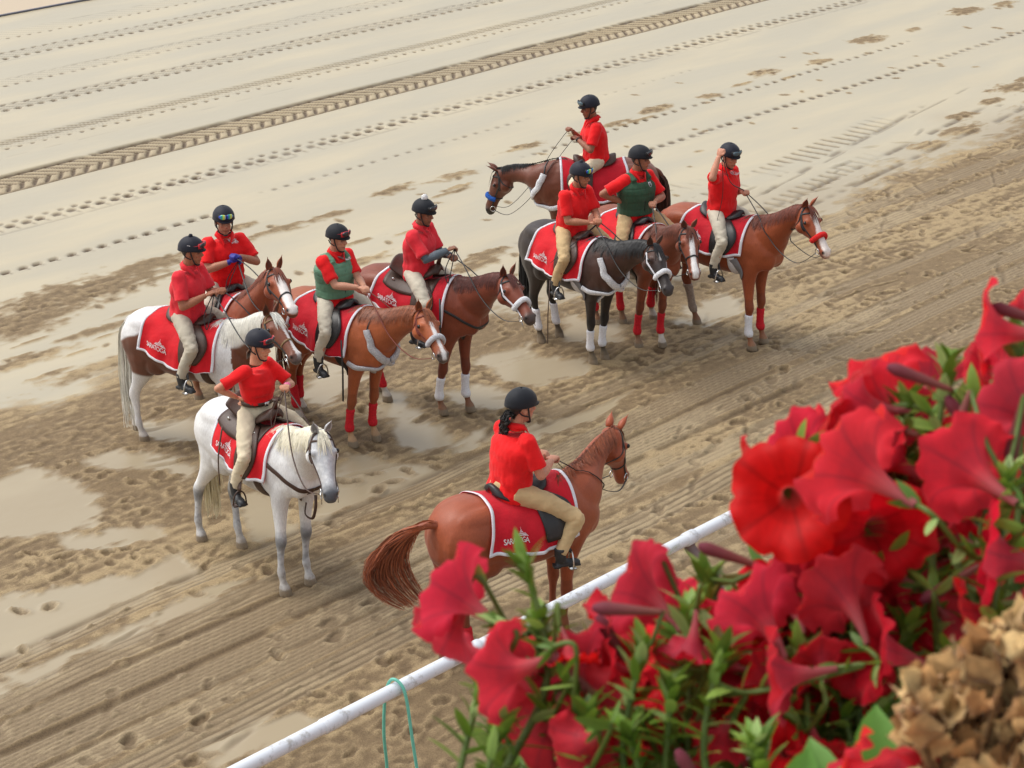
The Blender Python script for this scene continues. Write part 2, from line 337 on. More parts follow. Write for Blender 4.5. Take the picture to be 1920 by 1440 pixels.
# ring of far ground joined to the same sheet
ug = np.concatenate([[-900, -250, -60, -10, 2], us, [43, 55, 90, 300, 1200]])
wg = np.concatenate([[-900, -250, -60, -10, 2], ws, [41, 50, 90, 300, 1200]])
def padg(A, v=None): return np.pad(A, 5, mode='edge') if v is None else np.pad(A, 5, constant_values=v)
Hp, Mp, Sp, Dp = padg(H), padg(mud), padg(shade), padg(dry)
GU, GW = np.meshgrid(ug, wg)
n2, n1 = GU.shape
co = np.empty((n2*n1, 3), np.float32)
co[:, 0] = (TU[0]*GU+TW[0]*GW).ravel(); co[:, 1] = (TU[1]*GU+TW[1]*GW).ravel(); co[:, 2] = Hp.ravel()
me = bpy.data.meshes.new('ground')
me.vertices.add(n2*n1); me.vertices.foreach_set('co', co.ravel())
idx = np.arange(n2*n1).reshape(n2, n1)
q = np.stack([idx[:-1, :-1], idx[:-1, 1:], idx[1:, 1:], idx[1:, :-1]], -1).reshape(-1, 4)
me.loops.add(q.size); me.loops.foreach_set('vertex_index', q.ravel().astype(np.int32))
me.polygons.add(len(q)); me.polygons.foreach_set('loop_start', (np.arange(len(q))*4).astype(np.int32))
me.polygons.foreach_set('use_smooth', np.ones(len(q), bool))
me.update(calc_edges=True); me.validate()
ca = me.color_attributes.new('Sand', 'FLOAT_COLOR', 'POINT')
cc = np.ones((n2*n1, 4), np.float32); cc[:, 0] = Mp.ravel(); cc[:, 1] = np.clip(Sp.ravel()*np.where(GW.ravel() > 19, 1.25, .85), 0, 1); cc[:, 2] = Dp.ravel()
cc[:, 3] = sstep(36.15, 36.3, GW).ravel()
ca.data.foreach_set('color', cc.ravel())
k = NT('sand_mud')
at = k.n('ShaderNodeAttribute', attribute_name='Sand'); sp = k.n('ShaderNodeSeparateColor'); k.l(at.outputs['Color'], sp.inputs[0])
tc = k.n('ShaderNodeTexCoord').outputs['Object']
mq = k.n('ShaderNodeMapping'); k.l(tc, mq.inputs[0]); mq.inputs['Rotation'].default_value = (0, 0, -TRACK_ANG)
mp = k.n('ShaderNodeMapping'); k.l(mq.outputs[0], mp.inputs[0]); mp.inputs['Scale'].default_value = (.35, 1.6, 1)
n1_ = k.noise(45, 6, .7, tc); n2_ = k.noise(1.4, 5, .6, mp.outputs[0]); n3_ = k.noise(160, 3, .6, tc)
film = k.mix(n2_, lin(176, 166, 143), lin(166, 156, 134))
film = k.mix(k.ramp(k.noise(.7, 4, .55, mp.outputs[0]), [(.42, (0, 0, 0)), (.62, (1, 1, 1))]), film, lin(183, 170, 142))
wet = k.mix(n1_, lin(108, 88, 62), lin(146, 124, 92))
crust = k.mix(n1_, lin(150, 127, 91), lin(186, 165, 128))
brown = k.mix(sp.outputs[2], wet, crust)
film = k.mix(sp.outputs[2], lin(158, 143, 117), film)
c1 = k.mix(sp.outputs[0], film, brown)
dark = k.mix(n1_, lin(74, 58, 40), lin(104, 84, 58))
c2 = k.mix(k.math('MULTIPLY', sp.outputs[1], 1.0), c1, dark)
grain = k.ramp(k.noise(75, 4, .75, tc), [(.38, (.62, .58, .52)), (.52, (1, 1, 1)), (.72, (1.22, 1.2, 1.16))])
c2 = k.mix(k.math('MULTIPLY', sp.outputs[0], .8), c2, k.mix(1., c2, grain, 'MULTIPLY'))
turf = k.mix(n1_, lin(178, 156, 126), lin(194, 174, 146))
c3 = k.mix(at.outputs['Alpha'], c2, turf)
k.l(c3, k.b.inputs['Base Color'])
ro = k.n('ShaderNodeMapRange'); k.l(sp.outputs[0], ro.inputs[0]); ro.inputs[3].default_value = .30; ro.inputs[4].default_value = .75
k.l(ro.outputs[0], k.b.inputs['Roughness']); k.b.inputs['Specular IOR Level'].default_value = .4
hh = k.math('ADD', k.math('MULTIPLY', n1_, 1.0), k.math('MULTIPLY', n3_, .35))
bs = k.n('ShaderNodeBump'); bs.inputs['Distance'].default_value = .02; k.l(hh, bs.inputs['Height'])
k.l(k.math('ADD', k.math('MULTIPLY', sp.outputs[0], .75), .04), bs.inputs['Strength']); k.l(bs.outputs[0], k.b.inputs['Normal'])
me.materials.append(k.m)
g_ob = link(bpy.data.objects.new('ground', me)); tag(g_ob, kind='structure')
# drain edge along the far side of the track
def box_uw(name, u0, u1, w0, w1, z0, z1, mat, parent=None):
    vs = [uw(u, w_, z) for z in (z0, z1) for u, w_ in ((u0, w0), (u1, w0), (u1, w1), (u0, w1))]
    return mesh_obj(name, vs, [(3, 2, 1, 0), (4, 5, 6, 7), (0, 1, 5, 4), (1, 2, 6, 5), (2, 3, 7, 6), (3, 0, 4, 7)], mat, parent, smooth=False)
kb = box_uw('kerb', 5, 60, 36.14, 36.2, -.05, .035, mat_simple('kerb_dark', (.12, .12, .15), .6)); tag(kb, kind='structure')
# ------------------------------------------------------------------ shape helpers
def V3(a): return np.array(a, float)
def unit(a): a = V3(a); return a/(np.linalg.norm(a)+1e-9)
def catmull(P, n):
    """smooth resample of control rows P (k, d) to n rows"""
    P = np.array(P, float); k = len(P)
    t = np.linspace(0, k-1, n); i = np.clip(t.astype(int), 0, k-2); f = (t-i)[:, None]
    p0 = P[np.clip(i-1, 0, k-1)]; p1 = P[i]; p2 = P[i+1]; p3 = P[np.clip(i+2, 0, k-1)]
    return .5*((2*p1)+(-p0+p2)*f+(2*p0-5*p1+4*p2-p3)*f**2+(-p0+3*p1-3*p2+p3)*f**3)
class Geo:
    def __init__(s): s.v = []; s.f = []
    def add(s, v, f):
        o = len(s.v); s.v.extend([tuple(map(float, p)) for p in v]); s.f.extend([tuple(i+o for i in q) for q in f])
        return s
    def rings(s, rings, close=True):
        n = len(rings[0]); o = len(s.v)
        for r in rings: s.v.extend([tuple(map(float, p)) for p in r])
        for a in range(len(rings)-1):
            for b in range(n):
                c = (b+1) % n
                s.f.append((o+a*n+b, o+a*n+c, o+(a+1)*n+c, o+(a+1)*n+b))
        if close:
            s.f.append(tuple(o+b for b in range(n))[::-1]); e = o+(len(rings)-1)*n
            s.f.append(tuple(e+b for b in range(n)))
        return s
    def tube(s, pts, rad, n=10, up=(0, 0, 1), flat=1., close=True):
        """tube through pts; rad scalar or list; flat = ratio of the radius along the up side"""
        pts = np.array(pts, float); k = len(pts)
        rad = np.broadcast_to(np.array(rad, float), (k,)) if np.ndim(rad) < 1 else np.interp(np.linspace(0, 1, k), np.linspace(0, 1, len(rad)), rad)
        T = np.gradient(pts, axis=0); R_ = []
        a = np.linspace(0, 2*pi, n, endpoint=False); U = V3(up)
        for p, t, r in zip(pts, T, rad):
            t = unit(t); x = U-t*np.dot(U, t)
            if np.linalg.norm(x) < .05: x = np.cross(t, (1, 0, 0)) if abs(t[0]) < .9 else np.cross(t, (0, 1, 0))
            x = unit(x); y = np.cross(t, x); U = x
            R_.append([p+r*(flat*np.cos(b)*x+np.sin(b)*y) for b in a])
        return s.rings(R_, close)
    def ell(s, c, r, nu=14, nv=10, M=None):
        c = V3(c); M = np.eye(3) if M is None else np.array(M, float)
        rings = []
        for i in range(1, nv):
            th = pi*i/nv
            rings.append([c+M@(V3(r)*V3((sin(th)*cos(p), sin(th)*sin(p), cos(th)))) for p in np.linspace(0, 2*pi, nu, endpoint=False)])
        return s.rings(rings)
    def box(s, c, h, M=None):
        c = V3(c); M = np.eye(3) if M is None else np.array(M, float)
        v = [c+M@V3((x*h[0], y*h[1], z*h[2])) for z in (-1, 1) for x, y in ((-1, -1), (1, -1), (1, 1), (-1, 1))]
        return s.add(v, [(3, 2, 1, 0), (4, 5, 6, 7), (0, 1, 5, 4), (1, 2, 6, 5), (2, 3, 7, 6), (3, 0, 4, 7)])
    def obj(s, name, mat, parent=None, smooth=True, col=None): return mesh_obj(name, s.v, s.f, mat, parent, smooth, col)
def remeshed(geo, voxel, smooth=3, factor=.5):
    """one continuous skin around all the shapes of geo -> (verts, faces)"""
    me = bpy.data.meshes.new('tmp'); me.from_pydata(geo.v, [], geo.f)
    bm = bmesh.new(); bm.from_mesh(me); bmesh.ops.recalc_face_normals(bm, faces=bm.faces); bm.to_mesh(me); bm.free()
    o = bpy.data.objects.new('tmp', me); COL.objects.link(o)
    m = o.modifiers.new('r', 'REMESH'); m.mode = 'VOXEL'; m.voxel_size = voxel; m.use_smooth_shade = True
    if smooth:
        m2 = o.modifiers.new('s', 'SMOOTH'); m2.factor = factor; m2.iterations = smooth
    dg = bpy.context.evaluated_depsgraph_get(); ev = o.evaluated_get(dg); em = ev.to_mesh()
    n = len(em.vertices); co = np.empty(n*3, np.float32); em.vertices.foreach_get('co', co)
    nr = np.empty(n*3, np.float32); em.vertices.foreach_get('normal', nr)
    fs = [tuple(p.vertices) for p in em.polygons]
    ev.to_mesh_clear(); bpy.data.objects.remove(o); bpy.data.meshes.remove(me)
    return co.reshape(-1, 3).astype(float), fs, nr.reshape(-1, 3).astype(float)
def n3(P, s, seed=0):
    """cheap smooth 3D noise, sum of rotated sines"""
    g = np.random.default_rng(seed); out = 0
    for i in range(7):
        d = g.normal(size=3); d /= np.linalg.norm(d)
        out = out+np.sin(P@d*s*(1+.35*i)+g.uniform(0, 6.28))/(1+.3*i)
    return out/3.2
def sm(a, b, x): t = np.clip((x-a)/(b-a), 0, 1); return t*t*(3-2*t)
def mixc(c, d, f): f = np.asarray(f)[:, None]; return c*(1-f)+np.array(d)*f

# ------------------------------------------------------------------ materials of horses and riders
def mat_coat(name='horse_coat', rough=.47):
    k = NT(name); a = k.n('ShaderNodeAttribute', attribute_name='Col')
    tc = k.n('ShaderNodeTexCoord').outputs['Object']
    mp = k.n('ShaderNodeMapping'); k.l(tc, mp.inputs[0]); mp.inputs['Scale'].default_value = (1, 1, .35)
    f = k.noise(90, 4, .6, mp.outputs[0]); g = k.noise(5, 3, .5, tc)
    c = k.mix(.5, a.outputs['Color'], k.ramp(f, [(.25, (.62, .6, .58)), (.75, (1.2, 1.2, 1.2))]), 'MULTIPLY')
    c = k.mix(.6, c, k.ramp(g, [(.3, (.78, .76, .75)), (.7, (1.12, 1.12, 1.1))]), 'MULTIPLY')
    k.l(c, k.b.inputs['Base Color']); k.b.inputs['Roughness'].default_value = rough
    k.b.inputs['Specular IOR Level'].default_value = .4; k.b.inputs['Sheen Weight'].default_value = .12
    k.l(k.bump(f, .25, .004), k.b.inputs['Normal']); return k.m
M = {}
M['coat'] = mat_coat()
M['hair'] = mat_coat('horse_hair', .5)
M['skin'] = mat_coat('skin', .55)
M['eye'] = mat_simple('eye_dark', (.012, .008, .006), .12, bump=0)
M['leather'] = mat_simple('brown_leather', lin(66, 44, 34), .48, var=.25, scale=40)
M['black_leather'] = mat_simple('black_leather', (.016, .015, .016), .42, var=.2, scale=40)
M['tan_leather'] = mat_simple('tan_leather', lin(120, 92, 56), .55, var=.2, scale=40)
M['red_leather'] = mat_simple('reddish_leather', lin(110, 42, 26), .55, var=.2, scale=40)
M['metal'] = mat_simple('steel', (.6, .6, .6), .25, metal=1, bump=0)
M['fleece_white'] = mat_simple('white_fleece', (.72, .73, .76), .95, var=.2, scale=70, bump=.9, bdist=.02, sheen=.3)
M['fleece_grey'] = mat_simple('dusty_fleece', (.5, .5, .53), .95, var=.25, scale=70, bump=.9, bdist=.02, sheen=.3)
M['fleece_red'] = mat_simple('red_fleece', lin(214, 30, 30), .95, var=.2, scale=70, bump=.9, bdist=.02)
M['fleece_blue'] = mat_simple('blue_fleece', lin(30, 84, 168), .95, var=.2, scale=70, bump=.9, bdist=.02)
M['wrap_white'] = mat_simple('white_bandage', (.74, .74, .78), .9, var=.12, scale=50, bump=.4, bdist=.008)
M['wrap_dirty'] = mat_simple('muddy_bandage', lin(150, 134, 122), .9, var=.2, scale=40, bump=.4, bdist=.008)
M['wrap_red'] = mat_simple('red_bandage', lin(200, 24, 38), .88, var=.2, scale=50, bump=.4, bdist=.008)
def mat_cloth(name, col, rough=.8, wr=.5, scale=7, var=.14, weave=500):
    k = NT(name); tc = k.n('ShaderNodeTexCoord').outputs['Object']
    f = k.noise(scale, 4, .55, tc); g = k.noise(weave, 2, .5, tc)
    d = tuple(c*(1-var) for c in col); u = tuple(min(1, c*(1+var*.7)) for c in col)
    k.l(k.ramp(f, [(.3, d), (.7, u)]), k.b.inputs['Base Color']); k.b.inputs['Roughness'].default_value = rough
    k.b.inputs['Specular IOR Level'].default_value = .25; k.b.inputs['Sheen Weight'].default_value = .1
    n = k.bump(f, wr, .03); k.l(k.bump(g, .15, .002, n), k.b.inputs['Normal']); return k.m
M['red_shirt'] = mat_cloth('red_knit', lin(226, 22, 26))
M['red_shirt_pale'] = mat_cloth('faded_red_knit', lin(224, 46, 58))
M['khaki'] = mat_cloth('khaki_cotton', lin(198, 170, 126))
M['stone'] = mat_cloth('stone_cotton', lin(200, 192, 174))
M['beige'] = mat_cloth('beige_cotton', lin(216, 202, 174))
M['grey_khaki'] = mat_cloth('grey_cotton', lin(182, 173, 156))
M['blanket'] = mat_cloth('red_saddle_cloth', lin(190, 16, 36), .72, .55, 6)
M['blanket_bright'] = mat_cloth('bright_red_saddle_cloth', lin(208, 20, 34), .72, .55, 6)
M['white_trim'] = mat_cloth('white_trim', (.70, .70, .75), .7, .2)
M['logo'] = mat_simple('white_print', (.74, .7, .72), .7, bump=0)
M['helmet'] = mat_cloth('navy_helmet_cover', lin(30, 32, 44), .6, .15, 6, .1)
M['helmet_black'] = mat_cloth('black_helmet_cover', lin(27, 30, 37), .65, .15, 6, .1)
M['strap'] = mat_simple('black_webbing', (.012, .012, .014), .7, bump=0)
M['lens_dark'] = mat_simple('dark_lens', (.015, .02, .03), .12, bump=0, coat=.6)
M['frame_red'] = mat_simple('red_plastic', lin(190, 40, 50), .35, bump=0)
M['boot'] = mat_simple('boot_leather', (.022, .024, .028), .5, var=.3, scale=25)
M['glove_blue'] = mat_cloth('blue_glove', lin(34, 48, 140))
M['sleeve_grey'] = mat_cloth('grey_knit', lin(92, 102, 110))
M['vest_dark'] = mat_cloth('dark_green_vest', lin(52, 84, 62), .7, .5, 9)
M['vest_light'] = mat_cloth('sage_green_vest', lin(98, 138, 112), .7, .5, 9)
M['white_pom'] = mat_simple('white_pompom', (.8, .8, .8), .95, var=.2, scale=60, bump=.9, bdist=.02)
M['pink'] = mat_simple('pink_rubber', lin(236, 120, 160), .5, bump=0)
M['white_cotton'] = mat_cloth('white_pad', (.72, .73, .78), .85, .3)
M['grey_felt'] = mat_cloth('grey_felt', lin(128, 128, 132), .9, .3)
def mirror_lens():
    k = NT('mirrored_lens'); tc = k.n('ShaderNodeTexCoord').outputs['Generated']
    s_ = k.n('ShaderNodeSeparateXYZ'); k.l(tc, s_.inputs[0])
    k.l(k.ramp(s_.outputs[1], [(.1, lin(30, 60, 190)), (.4, lin(20, 190, 150)), (.65, lin(230, 230, 40)), (.9, lin(40, 140, 210))]), k.b.inputs['Base Color'])
    k.b.inputs['Roughness'].default_value = .15; k.b.inputs['Coat Weight'].default_value = .5; return k.m
M['lens_mirror'] = mirror_lens()
M['lens_blue'] = mat_simple('blue_grey_lens', lin(70, 96, 110), .12, bump=0, coat=.6)

# ------------------------------------------------------------------ the horse
HIND = [(1.34,-.50,.20,.12,.09),(1.20,-.51,.25,.15,.115),(1.06,-.51,.245,.15,.125),(.95,-.52,.20,.125,.13),(.86,-.55,.15,.10,.135),(.76,-.60,.105,.075,.135),(.66,-.655,.078,.056,.135),
        (.60,-.69,.072,.05,.135),(.54,-.705,.066,.048,.135),(.48,-.70,.052,.042,.135),(.40,-.69,.040,.034,.135),(.30,-.685,.036,.032,.135),(.235,-.68,.042,.038,.135),(.20,-.675,.044,.040,.135),(.15,-.66,.035,.034,.135),(.105,-.64,.040,.040,.135),(.08,-.63,.052,.050,.135),(.0,-.615,.066,.060,.135)]
FORE = [(1.30,.50,.13,.07,.10),(1.15,.52,.16,.10,.13),(1.02,.50,.14,.10,.145),(.92,.485,.105,.085,.148),(.82,.475,.082,.068,.145),(.70,.472,.066,.056,.14),(.60,.475,.055,.049,.14),(.54,.48,.058,.053,.14),(.49,.482,.056,.050,.14),
        (.44,.476,.042,.039,.14),(.36,.472,.034,.032,.14),(.27,.47,.033,.031,.14),(.225,.474,.041,.038,.14),(.195,.478,.043,.040,.14),(.15,.492,.033,.033,.14),(.105,.51,.039,.039,.14),(.08,.52,.052,.050,.14),(.0,.535,.066,.060,.14)]
def leg_path(tab, side, hoof, base, n=46, knee=0.):
    P = catmull(np.array(tab), n); ztop = 1.0
    dx, dy = hoof[0]-base, hoof[1]-side*tab[-1][4]
    t = np.clip((ztop-P[:, 0])/(ztop-.12), 0, 1); t = t*(1.6-.6*t)
    C = np.stack([P[:, 1]+dx*t+knee*np.exp(-((P[:, 0]-.55)/.2)**2), side*P[:, 4]+dy*t, P[:, 0]], 1)
    return C, P[:, 2], P[:, 3]
HEADT = [(-.06,-.02,.09,.055),(.0,.02,.13,.078),(.08,.035,.19,.092),(.18,.042,.235,.102),(.28,.045,.25,.104),(.38,.042,.235,.098),(.48,.036,.195,.082),(.58,.028,.160,.068),(.68,.022,.140,.060),(.78,.020,.132,.058),(.87,.016,.132,.062),(.94,.008,.128,.062),(1.0,-.012,.118,.052),(1.04,-.035,.10,.035)]
class Horse:
    """builds one horse in its own frame: x forward, y left, origin on the ground under the trunk"""
    def __init__(s, key, loc, heading, z, poll, muz, hf, hh, coat, mane, mane_side=-1, fat=1., tail=None, mane_len=.24, roached=False):
        s.key = key; s.s = z/1.58; S = s.s
        hd = R(heading)
        s.obj_loc = (loc[0]-cos(hd)*.42*S, loc[1]-sin(hd)*.42*S, 0); s.hd = hd
        F = lambda p: V3(p)
        g = Geo()
        # trunk
        T = [(-.80,1.34,1.10,.09),(-.75,1.44,1.02,.19),(-.64,1.52,.97,.26),(-.48,1.555,.94,.285),(-.30,1.535,.915,.295),(-.10,1.49,.885,.31),(.10,1.475,.875,.315),(.28,1.51,.88,.30),(.40,1.56,.90,.27),(.50,1.555,.93,.245),(.62,1.46,.98,.215),(.72,1.36,1.03,.18),(.79,1.26,1.08,.12)]
        T = [(a, b, c-.02, d*1.04) for a, b, c, d in T]; T = catmull(T, 40); rings = []; na = 28
        for x, zt, zb, hw in T:
            zc = zb+(zt-zb)*.50; ring = []
            wf = 1+.0*x; up = zt-zc; dn = zc-zb; narrow = .78 if x > .2 else .92
            for a in np.linspace(0, 2*pi, na, endpoint=False):
                c, d = cos(a), sin(a)
                yy = hw*fat*np.sign(c)*abs(c)**(.85)*(1-(1-narrow)*max(0, d)**1.5*(1 if x > .2 else .6))
                ring.append((x, yy, zc+(up if d > 0 else dn)*np.sign(d)*abs(d)**.92))
            rings.append(ring)
        g.rings(rings)
        # neck
        Pl, Mz = V3(poll)/S, V3(muz)/S
        s.Pl = Pl; ax = unit(Mz-Pl); hl = np.linalg.norm(Mz-Pl)
        lat = unit(np.cross((0, 0, 1), ax)) if abs(ax[2]) < .97 else V3((0, 1, 0)); lat = lat if lat[1] > 0 or abs(ax[1]) > .9 else -lat
        nrm = np.cross(ax, lat); nrm = nrm if nrm[2] > 0 else -nrm
        if np.dot(nrm, V3((1, 0, 0))) < -.3 and abs(ax[2]) > .8: nrm = -nrm
        s.ax, s.lat, s.nrm, s.hl = ax, lat, nrm, hl
        s.head = lambda t, y, n_: Pl+ax*t*hl+lat*y+nrm*n_
        crest = [V3((.28,0,1.50)), V3((.44,0,1.565)), V3((.44,0,1.565))*.62+Pl*.38+V3((0,0,-.015)), V3((.44,0,1.56))*.25+Pl*.75+V3((0,0,.035)), Pl+nrm*.01-ax*.02]
        thr0 = V3((.78,0,1.14)); pj = s.head(.22, 0, -.20)
        throat = [V3((.50,0,.98)), V3((.80,0,1.16)), thr0*.55+pj*.45+V3((-.02,0,.05)), thr0*.2+pj*.8+V3((-.04,0,.05)), pj-ax*.02]
        wid = [.21, .19, .135, .10, .09]
        cr = catmull(np.array(crest), 26); th = catmull(np.array(throat), 26); wd = catmull(np.array(wid)[:, None], 26)[:, 0]
        s.crest = cr; rings = []
        for i in range(26):
            mid = (cr[i]+th[i])/2; v = (cr[i]-th[i])/2
            tt = th[min(i+1, 25)]+cr[min(i+1, 25)]-th[max(i-1, 0)]-cr[max(i-1, 0)]
            sd_ = unit(np.cross(v, tt)); sd_ = sd_ if sd_[1] > 0 else -sd_
            rings.append([mid+v*np.sign(sin(a))*abs(sin(a))**.95+sd_*cos(a)*wd[i]*(1-.35*max(0, sin(a))**2) for a in np.linspace(0, 2*pi, 22, endpoint=False)])
        g.rings(rings)
        # head
        Hd = catmull(HEADT, 34); rings = []
        for t, f, b, w_ in Hd:
            ring = []
            for a in np.linspace(0, 2*pi, 20, endpoint=False):
                d = sin(a); ring.append(s.head(t, w_*1.10*cos(a)*(1-.22*max(0, -d)-.12*max(0, d)), (f+b)/2*0+(f-(f+b)/2)+d*(f+b)/2))
            rings.append(ring)
        g.rings(rings)
        for sy in (-1, 1):
            g.ell(s.head(.30, sy*.095, -.015), (.035, .035, .03)); g.ell(s.head(.27, sy*.06, -.14), (.085, .085, .085))
            g.ell(s.head(.93, sy*.045, -.02), (.024, .024, .03))
        # legs
        s.legs = {}
        for nm, tab, sy, h, base in (('fr', FORE, -1, hf[0], .535), ('fl', FORE, 1, hf[1], .535), ('hr', HIND, -1, hh[0], -.615), ('hl', HIND, 1, hh[1], -.615)):
            C, rx, ry = leg_path(tab, sy, (h[0]/S, h[1]/S), base); s.legs[nm] = (C, rx, ry)
            g.rings([[c+V3((a*cos(q), b*sin(q), 0)) for q in np.linspace(0, 2*pi, 14, endpoint=False)] for c, a, b in zip(C, rx, ry)])
        # muscles
        for sy in (-1, 1):
            g.ell((.56, sy*.135, 1.18), (.17, .10, .24)); g.ell((.42, sy*.17, 1.12), (.14, .10, .20)); g.ell((-.36, sy*.16, 1.02), (.15, .11, .15))
            g.ell((-.60, sy*.15, 1.22), (.19, .12, .24)); g.ell((.68, sy*.09, 1.12), (.12, .09, .15)); g.ell((-.45, sy*.14, 1.40), (.26, .13, .13))
        co, fs, nr = remeshed(g, .0145, 5, .5)
        co = co+nr*((n3(co, 13, 41)*.0035+n3(co, 30, 42)*.0018)*sm(.6, .9, co[:, 2]))[:, None]
        # colour by place on the body
        seg = np.full(len(co), 'b')
        low = co[:, 2] < .62
        lx = co[:, 0] > 0; ly = co[:, 1] > 0
        fld = dict(P=co, z=co[:, 2], x=co[:, 0], y=co[:, 1])
        rel = co-Pl; ht = rel@ax/hl; hy = rel@lat; hn = rel@nrm
        inhead = (ht > -.02) & (np.abs(hy) < .13) & (hn > -.30) & (hn < .12) & (co[:, 2] > .62) & (ht < 1.15)
        crp = co @ np.array([0, 0, 0.]) if False else None
        f = dict(co=co, nr=nr, ht=ht, hy=hy, hn=hn, inhead=inhead, low=low, fore=lx, left=ly)
        s.f = f
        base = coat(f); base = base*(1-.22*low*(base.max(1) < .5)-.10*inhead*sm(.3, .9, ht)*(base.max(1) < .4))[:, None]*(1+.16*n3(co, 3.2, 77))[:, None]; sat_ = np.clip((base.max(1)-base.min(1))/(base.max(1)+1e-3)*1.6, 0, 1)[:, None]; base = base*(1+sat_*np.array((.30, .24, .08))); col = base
        for sy in (-1, 1):
            d = np.linalg.norm(co-s.head(.945, sy*.058, -.022), axis=1); col = mixc(col, (.01, .008, .008), 1-sm(.012, .024, d))
        d = np.where((ht > .9) & inhead, np.abs(hn+.062+.0*hy), 1); col = mixc(col, (.02, .015, .015), (1-sm(.003, .012, d))*.7*inhead)
        hz = co[:, 2]; col = mixc(col, lin(104, 98, 92), (1-sm(.062, .075, hz)))
        mudm = (1-sm(.0, .32, hz+n3(co, 22, 5)*.08))*.55; col = mixc(col, lin(150, 128, 96), mudm)
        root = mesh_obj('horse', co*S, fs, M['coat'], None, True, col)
        root.location = s.obj_loc; root.rotation_euler = (0, 0, hd)
        s.root = root; s.bvh = BVHTree.FromPolygons([tuple(p) for p in co], fs)
        s.ears(coat, base); s.hair(mane, mane_side, mane_len, tail, roached)
        for sy in (-1, 1):
            e = Geo(); e.ell(s.head(.30, sy*.114, -.012)*S, (.021*S,)*3, 10, 8); e.obj('eye', M['eye'], root)
    def ears(s, coat, base):
        S = s.s; f = s.f; d = np.linalg.norm(f['co']-s.head(.06, 0, .03), axis=1); c = base[np.argmin(d)]
        for sy in (-1, 1):
            b = s.head(.02, sy*.052, .012); tip = b+unit(-s.ax*.55+s.nrm*1.0+s.lat*sy*.18+s.ax*.25)*.165
            fw = unit(s.lat*sy*.35+s.ax*.9); sdv = unit(np.cross(tip-b, fw)); rings = []
            for t in np.linspace(0, 1, 9):
                r = .036*(sin(pi*min(1, t*.85+.22))**.8)*(1-t**3)+.002; c0 = b*(1-t)+tip*t
                ring = []
                for a in np.linspace(0, 2*pi, 12, endpoint=False):
                    q = cos(a); dep = .6 if q < 0 else -.05*(1-t)
                    ring.append((c0+sdv*r*sin(a)+fw*r*(q if q < 0 else q*.15-.35*abs(cos(a))))*S)
                rings.append(ring)
            g = Geo().rings(rings); n = len(g.v); cc = np.tile(np.array(c), (n, 1)); 
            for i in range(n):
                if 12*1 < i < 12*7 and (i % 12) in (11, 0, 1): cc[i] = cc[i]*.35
            g.obj('ear', M['coat'], s.root, True, cc)
    def ribbon(s, geo, pts, w0, w1=.2, side=None, cols=None, c=None):
        S = s.s; pts = np.array(pts); k = len(pts); T = np.gradient(pts, axis=0); o = len(geo.v)
        for i, (p, t) in enumerate(zip(pts, T)):
            sd_ = unit(np.cross(t, side)) if side is not None else unit(np.cross(t, (.3, .9, .1)))
            w_ = w0*(1-(1-w1)*i/(k-1))*(.7+.3*min(1, i/2))
            geo.v.append(tuple((p-sd_*w_)*S)); geo.v.append(tuple((p+sd_*w_)*S))
            if cols is not None:
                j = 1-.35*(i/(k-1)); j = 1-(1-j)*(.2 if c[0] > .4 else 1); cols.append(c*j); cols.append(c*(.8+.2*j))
        for i in range(k-1): geo.f.append((o+2*i, o+2*i+1, o+2*i+3, o+2*i+2))
    def hair(s, hc, side, ln, tail, roached):
        g = np.random.default_rng(sum(map(ord, s.key))); hc = np.array(hc); S = s.s
        if not roached:
            m = Geo(); cols = []
            for i in range(420):
                t = g.uniform(.20, 1.0)*25; j = int(t); p = s.crest[j]*(1-(t-j))+s.crest[min(j+1, 25)]*(t-j)
                p = p+V3((0, g.uniform(-.012, .012), .008)); L = ln*g.uniform(.6, 1.1)*(1-.5*(t/25 > .93)); pts = [p]
                sd_ = V3((0, side, 0)); back = g.normal(0, .12)
                q = p.copy()
                for a in range(1, 8):
                    st = L/7; dr = unit(sd_*(1.1 if a < 3 else .12)+V3((back*.4-.1, 0, -1. if a > 1 else .15)))
                    q = q+dr*st; loc, n_, _, _ = s.bvh.find_nearest(Vector(q))
                    if loc is not None:
                        lc, nn = V3(loc), V3(n_); dd = np.dot(q-lc, nn)
                        if dd < .012: q = lc+nn*(.012+g.uniform(0, .008))
                        elif dd > .03: q = q-nn*(dd-.022)*.6
                    pts.append(q.copy())
                s.ribbon(m, pts, g.uniform(.0035, .0085), .2, side=V3((0, side, .25)), cols=cols, c=hc*(g.uniform(.65, 1.3) if hc[0] < .4 else g.uniform(.85, 1.1)))
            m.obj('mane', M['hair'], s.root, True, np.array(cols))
        # forelock
        m = Geo(); cols = []
        if not roached:
            for i in range(36):
                a = g.uniform(-.05, .05); pts = [s.head(-.02, a*.5, .02)]; L = g.uniform(.14, .26)/s.hl
                for b in range(1, 6): pts.append(s.head(.0+L*b/5, a*(.5+.9*b/5), .045+.018*sin(b/5*3)+g.uniform(0, .006)))
                s.ribbon(m, pts, .007, .2, side=s.nrm, cols=cols, c=hc*g.uniform(.6, 1.2))
            m.obj('forelock', M['hair'], s.root, True, np.array(cols))
        m = Geo(); cols = []
        n = 260 if tail is None or tail[0] == 'hang' else 950
